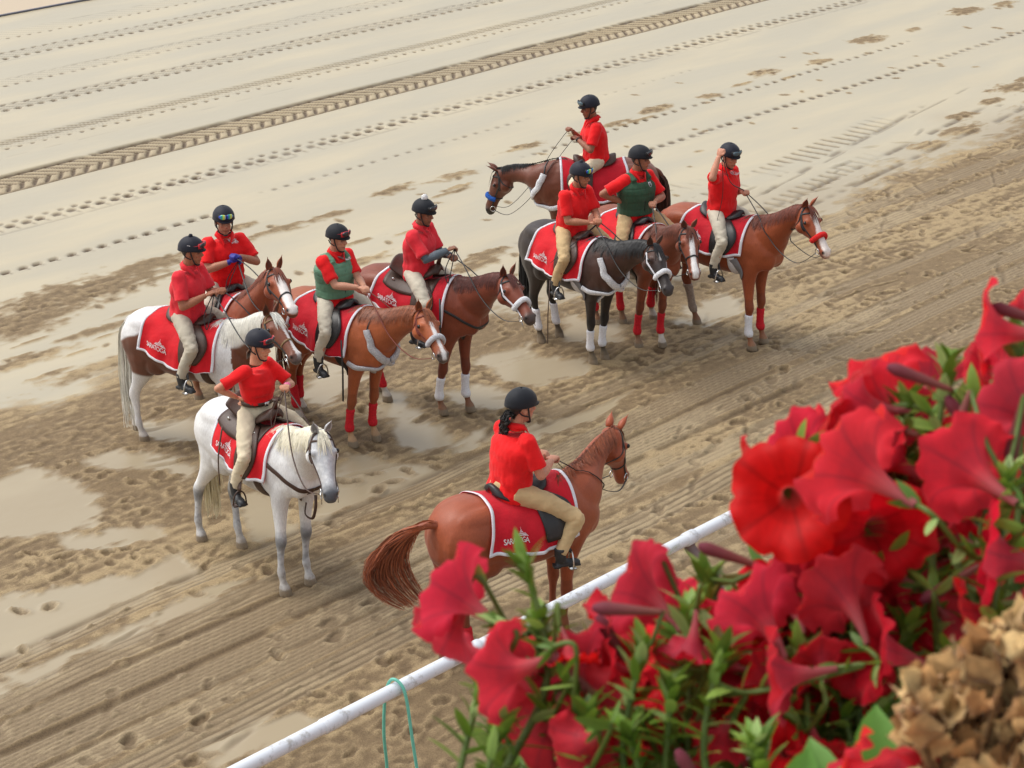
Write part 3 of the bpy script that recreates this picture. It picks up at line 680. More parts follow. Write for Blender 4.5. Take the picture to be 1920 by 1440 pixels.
        for i in range(n):
            u = g.uniform(0, 1); r = .035; a = g.uniform(0, 6.28); y0, x0 = cos(a)*r*g.uniform(0, 1), sin(a)*r
            if tail is None or tail[0] == 'hang':
                L = (1.0 if tail is None else tail[1])*g.uniform(.6, 1.05); spread = .55 if tail is None else tail[2]
                path = [V3((-.775+x0*.3, y0, 1.37)), V3((-.84+x0, y0*1.2, 1.30)), V3((-.87+x0*1.5, y0*1.8, 1.16)), V3((-.865+x0*(2.2), y0*2.6*spread*1.6, 1.16-.28*L)), V3((-.86+x0*2.4, y0*3.2*spread*1.6, 1.16-.6*L)), V3((-.845+x0*2.2+g.normal(0, .02), y0*3*spread*1.6, 1.16-.92*L))]
            else:
                T_ = tail[1]; k = g.uniform(-1, 1); e = g.uniform(.62, 1.0); path = []
                for q, (p, w_) in enumerate(T_):
                    p = V3(p); path.append(p+V3(tail[2])*k*w_+V3((0, g.uniform(-1, 1)*w_*.35, 0)))
                path = list(catmull(path, 12)[:max(5, int(12*e))])
            P = catmull(path, 12); P[0] += g.normal(0, .012, 3); P += np.cumsum(g.normal(0, .0035, P.shape), 0)
            s.ribbon(m, P, g.uniform(.006, .011) if n < 500 else g.uniform(.003, .006), .3, side=V3((g.normal(), g.normal(), .1)), cols=cols, c=(hc if tail is None or len(tail) < 4 else np.array(tail[3]))*(g.uniform(.6, 1.35) if hc[0] < .4 else g.uniform(.88, 1.1)))
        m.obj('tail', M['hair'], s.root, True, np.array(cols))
        d = Geo(); d.tube(catmull([(-.74, 0, 1.40), (-.80, 0, 1.37), (-.855, 0, 1.27), (-.87, 0, 1.12)], 10)*S if tail is None or tail[0] == 'hang' else catmull([tuple(p) for p, w_ in tail[1][:3]], 8)*S, [.045*S, .036*S, .028*S, .016*S], 10)
        cc = np.tile(s.f_col(-.79, 0, 1.36), (len(d.v), 1)); d.obj('dock', M['coat'], s.root, True, cc*.8)
    def f_col(s, x, y, z):
        d = np.linalg.norm(s.f['co']-V3((x, y, z)), axis=1)
        a = s.root.data.color_attributes['Col'].data[int(np.argmin(d))].color; return np.array(a[:3])
    # --- tack on the surface
    def surf(s, p, off=.006):
        loc, n_, _, _ = s.bvh.find_nearest(Vector(p)); return V3(loc)+V3(n_)*off, V3(n_)
    def strap(s, name, ctrl, width, thick, mat, n=40, off=None, parent=None, closed=False):
        ctrl = [V3(c) for c in ctrl]
        if closed: P = catmull([ctrl[-1]]+ctrl+[ctrl[0], ctrl[1]], n+8)[int((n+8)/(len(ctrl)+2)):-int((n+8)/(len(ctrl)+2)) or None]
        else: P = catmull(ctrl, n)
        pts = []; nn = []
        for p in P:
            q, nv = s.surf(p, thick*.4 if off is None else off); pts.append(q); nn.append(nv)
        pts = np.array(pts); nn = np.array(nn)
        for _ in range(2):
            pts[1:-1] = (pts[:-2]+pts[1:-1]*2+pts[2:])/4; nn[1:-1] = nn[:-2]+nn[1:-1]+nn[2:]
        T = np.gradient(pts, axis=0); g = Geo(); rings = []
        for p, t, nv in zip(pts, T, nn):
            t = unit(t); nv = unit(nv-t*np.dot(nv, t)); b = np.cross(t, nv)
            rings.append([(p+b*width*cos(a)*(.5)+nv*thick*sin(a)*.5)*s.s for a in np.linspace(0, 2*pi, 10, endpoint=False)])
        g.rings(rings); return g.obj(name, mat, parent or s.root)
    def bridle(s, mat, fleece=None, nose=True, browmat=None, cheek=None, bit=True, noset=.60):
        h = s.head; root = None
        ring = lambda t, k=1.: [h(t, .14, .0), h(t, .08, .10), h(t, 0, .14), h(t, -.08, .10), h(t, -.14, 0)]
        br = s.strap('bridle', [h(.30+.12, -.13, -.10), h(.2, -.14, -.05), h(.07, -.13, .0), h(.0, -.07, .05), h(-.02, 0, .07), h(.0, .07, .05), h(.07, .13, 0), h(.2, .14, -.05), h(.42, .13, -.10)], .022, .010, mat)
        s.br = br
        for sy in (-1, 1):
            s.strap('cheekpiece', [h(.10, sy*.13, -.02), h(.3, sy*.14, -.06), h(.55, sy*.12, -.07), h(.84, sy*.10, -.085)], .02 if cheek is None else .026, .01, cheek or mat, parent=br)
        s.strap('browband', [h(.10, -.13, -.02), h(.14, -.08, .09), h(.15, 0, .12), h(.14, .08, .09), h(.10, .13, -.02)], .02, .01, browmat or mat, parent=br)
        s.strap('throatlatch', [h(.08, -.13, -.02), h(.2, -.14, -.12), h(.26, -.08, -.32), h(.28, 0, -.36), h(.26, .08, -.32), h(.2, .14, -.12), h(.08, .13, -.02)], .016, .008, mat, parent=br)
        if nose:
            s.strap('noseband', [h(noset+.02, -.01, -.2), h(noset+.02, -.10, -.10), h(noset, -.10, .0), h(noset, 0, .09), h(noset, .10, .0), h(noset+.02, .10, -.10), h(noset+.02, .01, -.2)], .022, .01, mat, parent=br)
        if fleece:
            t = noset+.04; s.strap('fleece_noseband', [h(t, -.10, -.085), h(t, -.10, -.01), h(t-.01, -.05, .07), h(t-.01, 0, .09), h(t-.01, .05, .07), h(t, .10, -.01), h(t, .10, -.085)], .062, .05, fleece, off=.02, parent=br)
        if bit:
            for sy in (-1, 1):
                c = h(.86, sy*.072, -.088)*s.s; g = Geo(); a_ = s.ax; n_ = s.nrm
                g.tube([c+(a_*cos(q)+n_*sin(q))*.034 for q in np.linspace(0, 2*pi, 17)], .0055, 6, up=s.lat); 
                if s.key in 'IEH': g.tube([c, c+a_*.05-n_*.02, c+a_*.09-n_*.05], .005, 6)
                g.obj('bit_ring', M['metal'], br)
        s.bitpt = {sy: h(.87, sy*.085, -.11)*s.s for sy in (-1, 1)}
        return br
    def wrap(s, leg, mat, z0=.17, z1=.43, name='leg_wrap', band=True):
        C, rx, ry = s.legs[leg]; Z = C[:, 2]; g = Geo(); zs = np.linspace(z1, z0, 12); rings = []
        for i, z in enumerate(zs):
            c = V3([np.interp(z, Z[::-1], C[::-1, k]) for k in range(3)]); a = np.interp(z, Z[::-1], rx[::-1]); b = np.interp(z, Z[::-1], ry[::-1])
            e = .010+.003*(i % 2)-(.006 if i in (0, 11) else 0)
            rings.append([(c+V3(((a+e)*cos(q), (b+e)*sin(q), .004*sin(q+z*40))))*s.s for q in np.linspace(0, 2*pi, 20, endpoint=False)])
        g.rings(rings); o = g.obj(name, mat, s.root); return o
    def collar(s, mat, strapmat):
        for sy in (-1, 1):
            s.strap('breast_collar', [(.68, sy*.26, 1.44), (.74, sy*.28, 1.32), (.84, sy*.17, 1.16), (.90, sy*.02, 1.03)], .082, .045, mat, n=26, off=.014)
            s.strap('collar_strap', [(.68, sy*.26, 1.44), (.66, sy*.14, 1.60), (.64, 0, 1.66)], .018, .01, strapmat, n=20)
        s.strap('breast_collar', [(.90, 0, 1.04), (.80, 0, .93), (.68, 0, .86), (.5, 0, .82)], .075, .04, mat, n=18, off=.014)
        for sy in (-1, 1): s.strap('breast_collar', [(.82, 0, .96), (.74, sy*.14, .94), (.60, sy*.28, .96), (.46, sy*.34, 1.0)], .065, .036, mat, n=20, off=.014)
    # --- saddle cloth
    def cloth(s, x0, x1, drop0, drop1, mat, label, rear_skew=.12, front_skew=-.02, trim=.029, logo=True, logo_side=(-1, 1), group='saddle cloths on the horses', logo_x=None, trimmat=None):
        S = s.s; nx, nt_ = 30, 26; secs = {}
        def section(x):
            key = round(float(x), 3)
            if key in secs: return secs[key]
            pr = []
            for sy in (-1, 1):
                pts = []; ymax = 0
                for a in np.linspace(0, 1.0, 36):
                    an = a*1.9; d = Vector((0, sy*sin(an), cos(an))); o = Vector((x, 0, 1.18))+d*1.0
                    hit = s.bvh.ray_cast(o, -d, 1.0)[0]
                    if hit is None: hit = Vector((x, sy*.3, 1.18))
                    p = V3(hit)+V3(d)*.013
                    if abs(p[1]) < ymax-.0: p[1] = sy*(ymax+.004)
                    ymax = max(ymax, abs(p[1])); pts.append(p)
                pts = np.array(pts); 
                for _ in range(3): pts[1:-1] = (pts[:-2]+2*pts[1:-1]+pts[2:])/4
                L = np.concatenate([[0], np.cumsum(np.linalg.norm(np.diff(pts, axis=0), axis=1))]); pr.append((pts, L))
            secs[key] = pr; return pr
        def at(x, t, sy, off=0.):
            i = np.clip((x-x0)/(x1-x0)*(nx-1), 0, nx-1.001); a, b = x0+(x1-x0)*int(i)/(nx-1), x0+(x1-x0)*(int(i)+1)/(nx-1); f = i-int(i); r = []
            for xx in (a, b):
                pts, L = section(xx)[0 if sy < 0 else 1]
                r.append(V3([np.interp(t, L, pts[:, k]) for k in range(3)]))
            p = r[0]*(1-f)+r[1]*f; p[0] = x
            return p+V3((0, sy*off*min(1, t*6), off*max(0, 1-t*3)))
        s.cloth_at = at
        g = Geo(); grid = []
        # x runs along, t from -drop..drop over the back
        tt = np.concatenate([-np.linspace(1, 0, nt_), np.linspace(0, 1, nt_)[1:]])
        def XT(fx, ft):
            dr = drop0*(1-fx)+drop1*fx+.02*sin(fx*pi); t = abs(ft)*dr
            xr = x0-rear_skew*abs(ft)**1.5*(1-fx)*1.0+front_skew*abs(ft)*fx
            return x0+(x1-x0)*fx+(-rear_skew*abs(ft)**1.5*(1-fx)+front_skew*abs(ft)*fx), t
        def P(fx, ft, off=0.):
            x, t = XT(fx, ft); sy = -1 if ft < 0 else 1
            xc = min(max(x, x0), x1); p = at(xc, t, sy, off); p[0] = x
            fold = .015*sin(x*23+t*4+sy)*min(1, max(0, t-.15)*2.5)+.008*sin(x*51+2+t*6)*min(1, max(0, t-.25)*2)
            p[1] += sy*(fold+.004); return p*S
        for fx in np.linspace(0, 1, nx): grid.append([P(fx, ft) for ft in tt])
        n = len(tt); v = [p for row in grid for p in row]; f = [(a*n+b, a*n+b+1, (a+1)*n+b+1, (a+1)*n+b) for a in range(nx-1) for b in range(n-1)]
        root = empty('saddle_cloth', s.obj_loc, s.hd); tag(root, label, 'saddle cloth', group)
        o = mesh_obj('cloth', v, f, mat, root); md = o.modifiers.new('thick', 'SOLIDIFY'); md.thickness = .005
        # trim along the outside edge
        def band(name, pts_a, pts_b):
            k = len(pts_a); gg = Geo(); gg.v = [tuple(p) for p in pts_a]+[tuple(p) for p in pts_b]; gg.f = [(i, i+1, k+i+1, k+i) for i in range(k-1)]
            q = gg.obj(name, trimmat or M['white_trim'], root); md = q.modifiers.new('thick', 'SOLIDIFY'); md.thickness = .004; md.offset = 1 if False else 0
        e = trim/(x1-x0); e2 = trim/max(drop0, drop1); ofs = .007
        for sy in (-1, 1):
            F = np.linspace(0, 1, 34); band('trim', [P(f_, sy*1.0, ofs) for f_ in F], [P(f_, sy*(1-e2), ofs) for f_ in F])
            B = np.linspace(0, 1, 30)*sy
            band('trim', [P(0, b, ofs) for b in B], [P(e, b, ofs) for b in B]); band('trim', [P(1, b, ofs) for b in B], [P(1-e, b, ofs) for b in B])
        if logo:
            for sy in logo_side:
                lx = logo_x if logo_x is not None else x0-rear_skew*.6+.10
                def place(u_, v_):   # u_ along the word, v_ up, metres, origin at word's left
                    x = lx+u_ if sy < 0 else lx+.27-u_
                    fx = (x-x0)/(x1-x0); dr = drop0*(1-fx)+drop1*fx; t = dr*.97-trim-.035-v_-.02*sin(u_*10)
                    xc = min(max(x, x0), x1); p = at(xc, t, sy, .010); p[0] = x; fold = .015*sin(x*23+t*4+sy)*min(1, max(0, t-.15)*2.5)+.008*sin(x*51+2+t*6)*min(1, max(0, t-.25)*2)
                    p[1] += sy*(fold+.006); return p*S
                logo_mesh(place, root)
        return root
_txt = {}
def text_tris(word, size=1., space=1.):
    if word in _txt: return _txt[word]
    c = bpy.data.curves.new('t', 'FONT'); c.body = word; c.size = size; c.space_character = space; c.resolution_u = 3; c.offset = .008
    o = bpy.data.objects.new('t', c); COL.objects.link(o); dg = bpy.context.evaluated_depsgraph_get()
    m = o.evaluated_get(dg).to_mesh(); bm = bmesh.new(); bm.from_mesh(m); bmesh.ops.triangulate(bm, faces=bm.faces)
    bmesh.ops.subdivide_edges(bm, edges=[e for e in bm.edges if e.calc_length() > .25], cuts=2, use_grid_fill=False); bmesh.ops.triangulate(bm, faces=bm.faces)
    v = [(p.co.x, p.co.y) for p in bm.verts]; f = [tuple(x.index for x in q.verts) for q in bm.faces]; bm.free()
    bpy.data.objects.remove(o); bpy.data.curves.remove(c)
    w_ = max(p[0] for p in v); _txt[word] = ([(a/w_, b) for a, b in v], f, w_); return _txt[word]
def logo_mesh(place, parent, W=.25, Hh=.07):
    v, f, w_ = text_tris('SARATOGA', 1., .85)
    g = Geo()
    g.add([place(a*W, b*Hh) for a, b in v], f)
    # small pointed roofline above the word, like the pavilion tops
    def tri(pts): o = len(g.v); g.v.extend([tuple(place(*p)) for p in pts]); g.f.append(tuple(range(o, o+len(pts))))
    for cx, w2, h0, h2 in ((.175, .045, .062, .055), (.135, .03, .060, .028), (.215, .03, .060, .028)):
        for i in range(4):
            a = i/4; b = (i+.55)/4
            tri([(cx-w2*(1-a), h0+h2*a), (cx+w2*(1-a), h0+h2*a), (cx+w2*(1-b), h0+h2*b), (cx-w2*(1-b), h0+h2*b)])
    tri([(.173, .115), (.177, .115), (.175, .14)])
    g.obj('logo', M['logo'], parent, smooth=False)
# ------------------------------------------------------------------ coats
def blaze(col, f, w0, w1, t0=.1, t1=1.1, c=(.72, .70, .70), sh=0.):
    wd = w0+(w1-w0)*np.clip((f['ht']-t0)/(t1-t0), 0, 1)+n3(f['co'], 30, 3)*.006
    m = f['inhead']*(1-sm(-.004, .006, np.abs(f['hy']-sh)-wd))*sm(-.045, -.03, f['hn'])*sm(t0-.03, t0+.03, f['ht'])*(1-sm(t1-.02, t1+.02, f['ht']))
    return mixc(col, c, m)
def muzzle(col, f, c, t=.82): return mixc(col, c, f['inhead']*sm(t-.08, t+.10, f['ht']))
def sock(col, f, fore, left, h, c=(.70, .68, .66)):
    m = f['low']*(f['fore'] == fore)*(f['left'] == left)*(1-sm(h-.02, h+.02, f['co'][:, 2]+n3(f['co'], 25, 8)*.02)); return mixc(col, c, m)
def plain(c, var=.12, belly=.12, leg=None, legh=.6, legs=(.015, .012, .012)):
    def fn(f):
        co = f['co']; col = np.tile(np.array(c, float), (len(co), 1)); col = col*(1+var*n3(co, 4, 2))[:, None]
        if leg: col = mixc(col, legs, f['low']*(1-sm(legh-.2, legh+.05, co[:, 2]))*.95)
        return col
    return fn
CH = lin(134, 66, 38)
def coat_A(f): c = plain(lin(98, 52, 36), leg=True, legh=.75)(f); c = muzzle(c, f, (.03, .025, .025), .86); return blaze(c, f, .02, .012, .24, .42)
def coat_B(f): c = plain(lin(118, 60, 40))(f); c = blaze(c, f, .028, .036, .18, 1.1); c = sock(c, f, True, True, .2); return sock(c, f, True, False, .11, lin(120, 90, 70))
def coat_C(f):
    c = plain(lin(38, 28, 27), .25, leg=True, legh=.9)(f); c = mixc(c, lin(84, 48, 34), f['inhead']*(1-sm(.0, .5, f['ht']))*sm(-.2, -.05, -f['hn']+.0)*.8)
    c = mixc(c, lin(74, 44, 34), sm(.35, .6, f['co'][:, 0])*(~f['inhead'])*sm(.9, 1.1, f['co'][:, 2])*.55); c = muzzle(c, f, lin(62, 56, 58), .88); return blaze(c, f, .022, .010, .22, .38)
def coat_D(f): c = plain(CH)(f); c = blaze(c, f, .030, .060, .16, 1.2, (.72, .66, .64)); c = muzzle(c, f, lin(196, 170, 164), 1.0); c = sock(c, f, False, False, .15); return c
def coat_E(f): c = plain(lin(112, 54, 36))(f); c = muzzle(c, f, lin(70, 58, 56), .86); c = sock(c, f, False, False, .2); return c
def coat_F(f): c = plain(lin(146, 78, 46))(f); c = muzzle(c, f, lin(92, 80, 78), .88); c = blaze(c, f, .016, .024, .30, 1.05, sh=-.0); c = sock(c, f, True, False, .17, lin(186, 150, 120)); c = sock(c, f, True, True, .17, lin(180, 146, 116)); c = sock(c, f, False, False, .16); return sock(c, f, False, True, .16)
def coat_G(f): c = plain(lin(132, 66, 40))(f); return blaze(c, f, .040, .062, .14, 1.2, (.74, .69, .68))
def coat_H(f):
    co = f['co']; n = n3(co, 5, 12)*.10+n3(co, 13, 13)*.03; x, y, z = co.T
    c = np.tile(np.array(lin(92, 50, 34)), (len(co), 1)); W_ = np.array((.74, .74, .76))
    m = 1-sm(-.02, .02, (1.30-(z+n))+(x+.62)*.55)                    # white rump top
    m = np.maximum(m, (x < -.2)*(1-sm(.84, .88, z+n*.6)))               # white hind legs
    sh = (x+n*.7 > .30)*(x+n < .62)*(z > 1.0)                           # white shoulder band up to the mane
    m = np.maximum(m, sh); m = np.maximum(m, (x > .2)*(x+n < .55)*(z+n > .95)*(z < 1.2)); m = np.maximum(m, (x > .2)*(z < .85))
    t = (co-0) @ np.array([0, 0, 0.]) if False else 0
    m = np.maximum(m, (x > .50)*(1-sm(.99, 1.03, x+n*.6))*sm(-.03, .03, z+n-(1.36+.30*(x-.6)))*(~f['inhead']))
    c = mixc(c, W_, np.clip(m, 0, 1)); c = mixc(c, lin(104, 56, 38), f['inhead']*1.); c = blaze(c, f, .012, .030, .2, 1.2, sh=.022); return muzzle(c, f, lin(96, 84, 84), .95)
def coat_I(f):
    co = f['co']; c = np.tile(np.array((.76, .77, .79)), (len(co), 1)); c = c*(1+.05*n3(co, 9, 2))[:, None]
    d = n3(co, 45, 7)*.5+n3(co, 80, 6)*.5
    c = mixc(c, lin(150, 156, 168), f['inhead']*np.clip(.55+d*.5, 0, 1)); c = muzzle(c, f, lin(84, 88, 98), .84)
    c = mixc(c, lin(132, 138, 150), (1-sm(.45, .75, co[:, 2]))*(.55+.3*np.clip(d, -.5, 1))*f['low']); c = mixc(c, lin(70, 72, 80), np.where(f['low'], np.exp(-((co[:, 2]-.50)/.06)**2)*.6, 0)); return c
def coat_J(f): c = plain(lin(134, 66, 40), .1)(f); c = blaze(c, f, .03, .05, .2, 1.2, (.72, .68, .68), .02); c = muzzle(c, f, lin(110, 104, 106), 1.0); return sock(c, f, True, True, .14)

HZ = {}
def add_horse(key, label, *a, **k):
    h = Horse(key, *a, **k); HZ[key] = h; tag(h.root, label, 'horse', 'ridden horses on the wet track'); return h
A = add_horse('A', 'dark bay horse facing left with blue fleece noseband and white breast collar', (.65, 26.55), 181, 1.60, (1.25, -.20, 1.37), (1.42, -.22, .82), [(.50, -.12), (.60, .14)], [(-.65, -.12), (-.5, .14)], coat_A, (.012, .010, .010), 1, tail=('hang', 1.0, .55, lin(84, 46, 34)), mane_len=.14)
B = add_horse('B', 'chestnut horse with white blaze and thin dark noseband, half hidden behind the black horse', (1.66, 23.92), -60, 1.56, (1.27, -.12, 1.76), (1.66, -.26, 1.33), [(.35, -.13), (.46, .13)], [(-.6, -.12), (-.45, .16)], coat_B, lin(110, 54, 34))
C_ = add_horse('C', 'black horse with a small star, white fleece noseband and four white leg bandages', (.98, 23.42), -50, 1.56, (1.29, .04, 1.67), (1.72, -.10, 1.28), [(.43, -.05), (.40, .16)], [(-.48, -.06), (-.50, .24)], coat_C, (.010, .010, .012), mane_len=.28)
D_ = add_horse('D', 'chestnut horse with broad white blaze and puffy red noseband, farthest right', (2.82, 24.1), -37, 1.60, (1.23, -.17, 1.89), (1.63, -.32, 1.45), [(.62, -.20), (.60, .10)], [(-.90, -.02), (-.39, .17)], coat_D, lin(116, 54, 34))
E_ = add_horse('E', 'reddish bay horse with white fleece noseband, brown western saddle and white front bandages', (-.64, 21.95), -28, 1.60, (1.23, -.27, 1.80), (1.67, -.52, 1.49), [(.36, -.12), (.58, .10)], [(-.38, -.08), (-.62, .14)], coat_E, lin(92, 42, 32), mane_len=.22)
F_ = add_horse('F', 'chestnut horse with grey-white fleece breast collar and red bandages on its legs', (-1.55, 21.05), -44, 1.58, (1.28, .04, 1.73), (1.75, -.11, 1.40), [(.36, -.14), (.42, .14)], [(-.55, -.09), (-.75, .12)], coat_F, lin(142, 78, 46), mane_len=.26)
G_ = add_horse('G', 'chestnut horse with a wide white face standing behind the pinto horse', (-2.85, 21.5), -57, 1.58, (1.17, 0, 2.03), (1.69, -.05, 1.76), [(.5, -.13), (.54, .13)], [(-.6, -.12), (-.62, .14)], coat_G, lin(126, 62, 38), mane_len=.2)
H_ = add_horse('H', 'brown and white pinto horse with pale tail and dark forelock', (-2.95, 20.7), -26, 1.56, (1.18, -.32, 1.83), (1.63, -.55, 1.54), [(.52, -.13), (.58, .13)], [(-.66, -.04), (-.90, .18)], coat_H, (.86, .84, .76), mane_len=.34, tail=('hang', 1.1, .5))
I_ = add_horse('I', 'white horse with dappled grey face and brown western tack', (-2.03, 17.85), -48, 1.60, (1.23, -.22, 1.84), (1.61, -.41, 1.41), [(.59, -.21), (.57, .09)], [(-.86, -.14), (-.48, .06)], coat_I, (.88, .83, .66), mane_len=.30, tail=('hang', 1.0, .5, (.80, .72, .50)))
J_ = add_horse('J', 'chestnut horse seen from behind swishing its long tail, nearest the white rail', (.38, 16.8), 33, 1.60, (1.22, .28, 1.72), (1.44, .40, 1.17), [(.50, -.12), (.60, .20)], [(-.44, -.08), (-.62, .14)], coat_J, lin(146, 78, 48), mane_len=.24, fat=1.05,
     tail=('swish', [((-.74, 0, 1.38), .02), ((-.86, .03, 1.40), .06), ((-1.00, .10, 1.34), .12), ((-1.12, .18, 1.16), .18), ((-1.14, .20, .96), .20), ((-1.04, .10, .78), .16), ((-.92, 0, .66), .09)], (.85, -.3, .35), lin(160, 86, 52)))
# bridles, nosebands, collars
A.bridle(M['black_leather'], M['fleece_blue']); A.collar(M['fleece_white'], M['black_leather'])
B.bridle(M['black_leather'], None, noset=.62)
C_.bridle(M['black_leather'], M['fleece_white'], cheek=M['white_trim']); C_.collar(M['fleece_white'], M['black_leather'])
D_.bridle(M['black_leather'], M['fleece_red'])
E_.bridle(M['black_leather'], M['fleece_white'], cheek=M['white_trim'])
F_.bridle(M['red_leather'], M['fleece_grey']); F_.collar(M['fleece_grey'], M['black_leather'])
G_.bridle(M['black_leather'], None, noset=.62)
H_.bridle(M['tan_leather'], None, noset=.64, cheek=M['black_leather'])
I_.bridle(M['leather'], None, nose=False)
J_.bridle(M['black_leather'], None, noset=.62)
for h, l in ((C_, ('fr', 'fl', 'hr', 'hl')), (E_, ('fr', 'fl'))):
    for q in l: h.wrap(q, M['wrap_white'])
for h, l in ((F_, ('fr', 'fl', 'hr', 'hl')), (B, ('fr', 'fl', 'hr', 'hl')), (E_, ('hr', 'hl')), (D_, ('fl', 'hr')), (J_, ('hr', 'hl'))):
    for q in l: h.wrap(q, M['wrap_red'])
D_.wrap('fr', M['wrap_white']); D_.wrap('hl', M['wrap_dirty'], .16, .5)
for h, m_, cm in ((I_, M['leather'], 1), (E_, M['black_leather'], 1)):          # leather breastplates
    for sy in (-1, 1): h.strap('breastplate', [(.40, sy*.30, 1.30), (.58, sy*.30, 1.22), (.76, sy*.18, 1.10), (.83, 0, 1.05)], .045 if h is I_ else .03, .012, m_, n=26)
    h.strap('breastplate', [(.83, 0, 1.05), (.76, 0, .95), (.68, 0, .88), (.5, 0, .84)], .035, .012, m_, n=16)

# ------------------------------------------------------------------ saddle cloths
CL_ = {}
def cl(key, who, x0=-.36, x1=.47, d0=.60, d1=.60, mat='blanket', **k):
    HZ[key].cloth(x0, x1, d0, d1, M[mat], 'red saddle cloth with white edging on the '+who, **k)
cl('A', 'dark bay horse facing left'); cl('B', 'chestnut half hidden behind the black horse', mat='blanket_bright')
cl('C', 'black horse', mat='blanket_bright', d0=.62, d1=.62); cl('D', 'chestnut horse farthest right', d0=.56, d1=.56, x0=-.34)
cl('E', 'reddish bay horse under a western saddle', d0=.52, d1=.66); cl('F', 'chestnut with the grey-white breast collar', d0=.60, d1=.66)
cl('G', 'white-faced chestnut behind the pinto'); cl('H', 'brown and white pinto horse', mat='blanket_bright', d0=.56, d1=.66, x0=-.42, rear_skew=.06)
cl('I', 'white horse', mat='blanket_bright', x0=-.32, d0=.52, d1=.62, rear_skew=.0); cl('J', 'chestnut horse nearest the white rail', d0=.60, d1=.62, x0=-.36)

# ------------------------------------------------------------------ saddles
def saddle(key, kind, mat, label):
    h = HZ[key]; S = h.s; root = empty('saddle', h.obj_loc, h.hd); tag(root, label, 'saddle', 'saddles on the horses'); at = h.cloth_at
    if kind == 'english':
        rows = []
        for x, z, w_, th in ((-.27, 1.62, .05, .04), (-.25, 1.62, .12, .06), (-.18, 1.59, .17, .08), (-.08, 1.56, .17, .07), (.04, 1.55, .14, .06), (.14, 1.57, .13, .06), (.22, 1.60, .11, .06), (.27, 1.61, .05, .04)):
            rows.append([((x+.02), w_*cos(a), z-.02+th*.5*sin(a)-.05*abs(cos(a))**2) for a in np.linspace(0, 2*pi, 18, endpoint=False)])
        g = Geo(); g.rings([[V3(p)*S for p in r] for r in catmull(np.array(rows).reshape(len(rows), -1), 22).reshape(22, 18, 3)]); g.obj('seat', mat, root)
    else:
        rows = []
        for x, z, w_, th in ((-.30, 1.68, .10, .05), (-.275, 1.695, .19, .07), (-.22, 1.65, .18, .08), (-.10, 1.59, .16, .07), (.04, 1.58, .14, .07), (.15, 1.63, .13, .08), (.22, 1.67, .10, .08), (.26, 1.66, .06, .05)):
            rows.append([(x+.02, w_*cos(a), z-.02+th*.5*sin(a)-.06*abs(cos(a))**2) for a in np.linspace(0, 2*pi, 18, endpoint=False)])
        g = Geo(); g.rings([[V3(p)*S for p in r] for r in catmull(np.array(rows).reshape(len(rows), -1), 22).reshape(22, 18, 3)]); g.obj('seat', mat, root)
        g = Geo(); g.tube([V3(p)*S for p in ((.24, 0, 1.66), (.26, 0, 1.73), (.27, 0, 1.765))], [.028*S, .02*S, .024*S], 12); g.ell(V3((.275, 0, 1.775))*S, (.045*S, .045*S, .015*S)); g.obj('horn', mat, root)
        for sy in (-1, 1):
            g = Geo(); n = 20; loop = []
            def sk(x, t, o=.018): return at(x, t, sy, o)*S
            xs = np.linspace(-.30, .30, n); vv = []; 
            for x in xs:
                d = .25*(1-abs((x-.0)/.40)**4*.5); vv.append([sk(x, .05+d*q, .02) for q in np.linspace(0, 1, 8)])
            g.v = [p for r_ in vv for p in r_]; g.f = [(a*8+b, a*8+b+1, (a+1)*8+b+1, (a+1)*8+b) for a in range(n-1) for b in range(7)]
            o = g.obj('skirt', mat, root); o.modifiers.new('t', 'SOLIDIFY').thickness = .014
            for cx in (-.2, .2):
                g = Geo(); g.ell(sk(cx, .18, .03), (.018, .008, .018)); g.obj('concho', M['metal'], root)
    for sy in (-1, 1):
        g = Geo(); n = 14; vv = []
        W2 = .125 if kind == 'english' else .10
        for q in np.linspace(0, 1, n):
            t = .10+(.44 if kind == 'english' else .50)*q; cxx = .12+.10*sin(q*pi*.8); wd = W2*(.55+.75*sin(min(1, q*1.1)*pi*.8))*(1 if q < .93 else .8)
            vv.append([at(np.clip(cxx+wd*e, -.35, .46), t, sy, .024+.012*(1-abs(e)))*S for e in np.linspace(-1, 1, 9)])
        g.v = [p for r_ in vv for p in r_]; g.f = [(a*9+b, a*9+b+1, (a+1)*9+b+1, (a+1)*9+b) for a in range(n-1) for b in range(8)]
        o = g.obj('flap' if kind == 'english' else 'fender', mat, root); o.modifiers.new('t', 'SOLIDIFY').thickness = .012
    # girth round the belly
    P = [(.33, -.33, 1.12), (.34, -.30, .96), (.34, -.15, .86), (.34, 0, .84), (.34, .15, .86), (.34, .30, .96), (.33, .33, 1.12)]
    h.strap('girth', P, .09, .018, M['white_cotton'] if key in 'DC' else mat, n=40, off=.006, parent=root)
    h.saddle = root; return root
blk, brn = M['black_leather'], M['leather']
saddle('A', 'english', brn, 'dark brown saddle on the dark bay horse facing left'); saddle('B', 'english', blk, 'black saddle on the half hidden chestnut behind the black horse')
saddle('C', 'english', brn, 'dark brown saddle on the black horse'); saddle('D', 'english', blk, 'black saddle on the chestnut horse farthest right')
saddle('E', 'western', brn, 'brown western saddle under the rider with the white pompom'); saddle('F', 'english', blk, 'black saddle under the rider in the pale green vest')
saddle('G', 'english', blk, 'black saddle under the rider with blue gloves'); saddle('H', 'english', brn, 'dark brown saddle on the brown and white pinto')
saddle('I', 'western', brn, 'brown western saddle with a horn on the white horse'); saddle('J', 'english', blk, 'black saddle on the chestnut horse nearest the white rail')
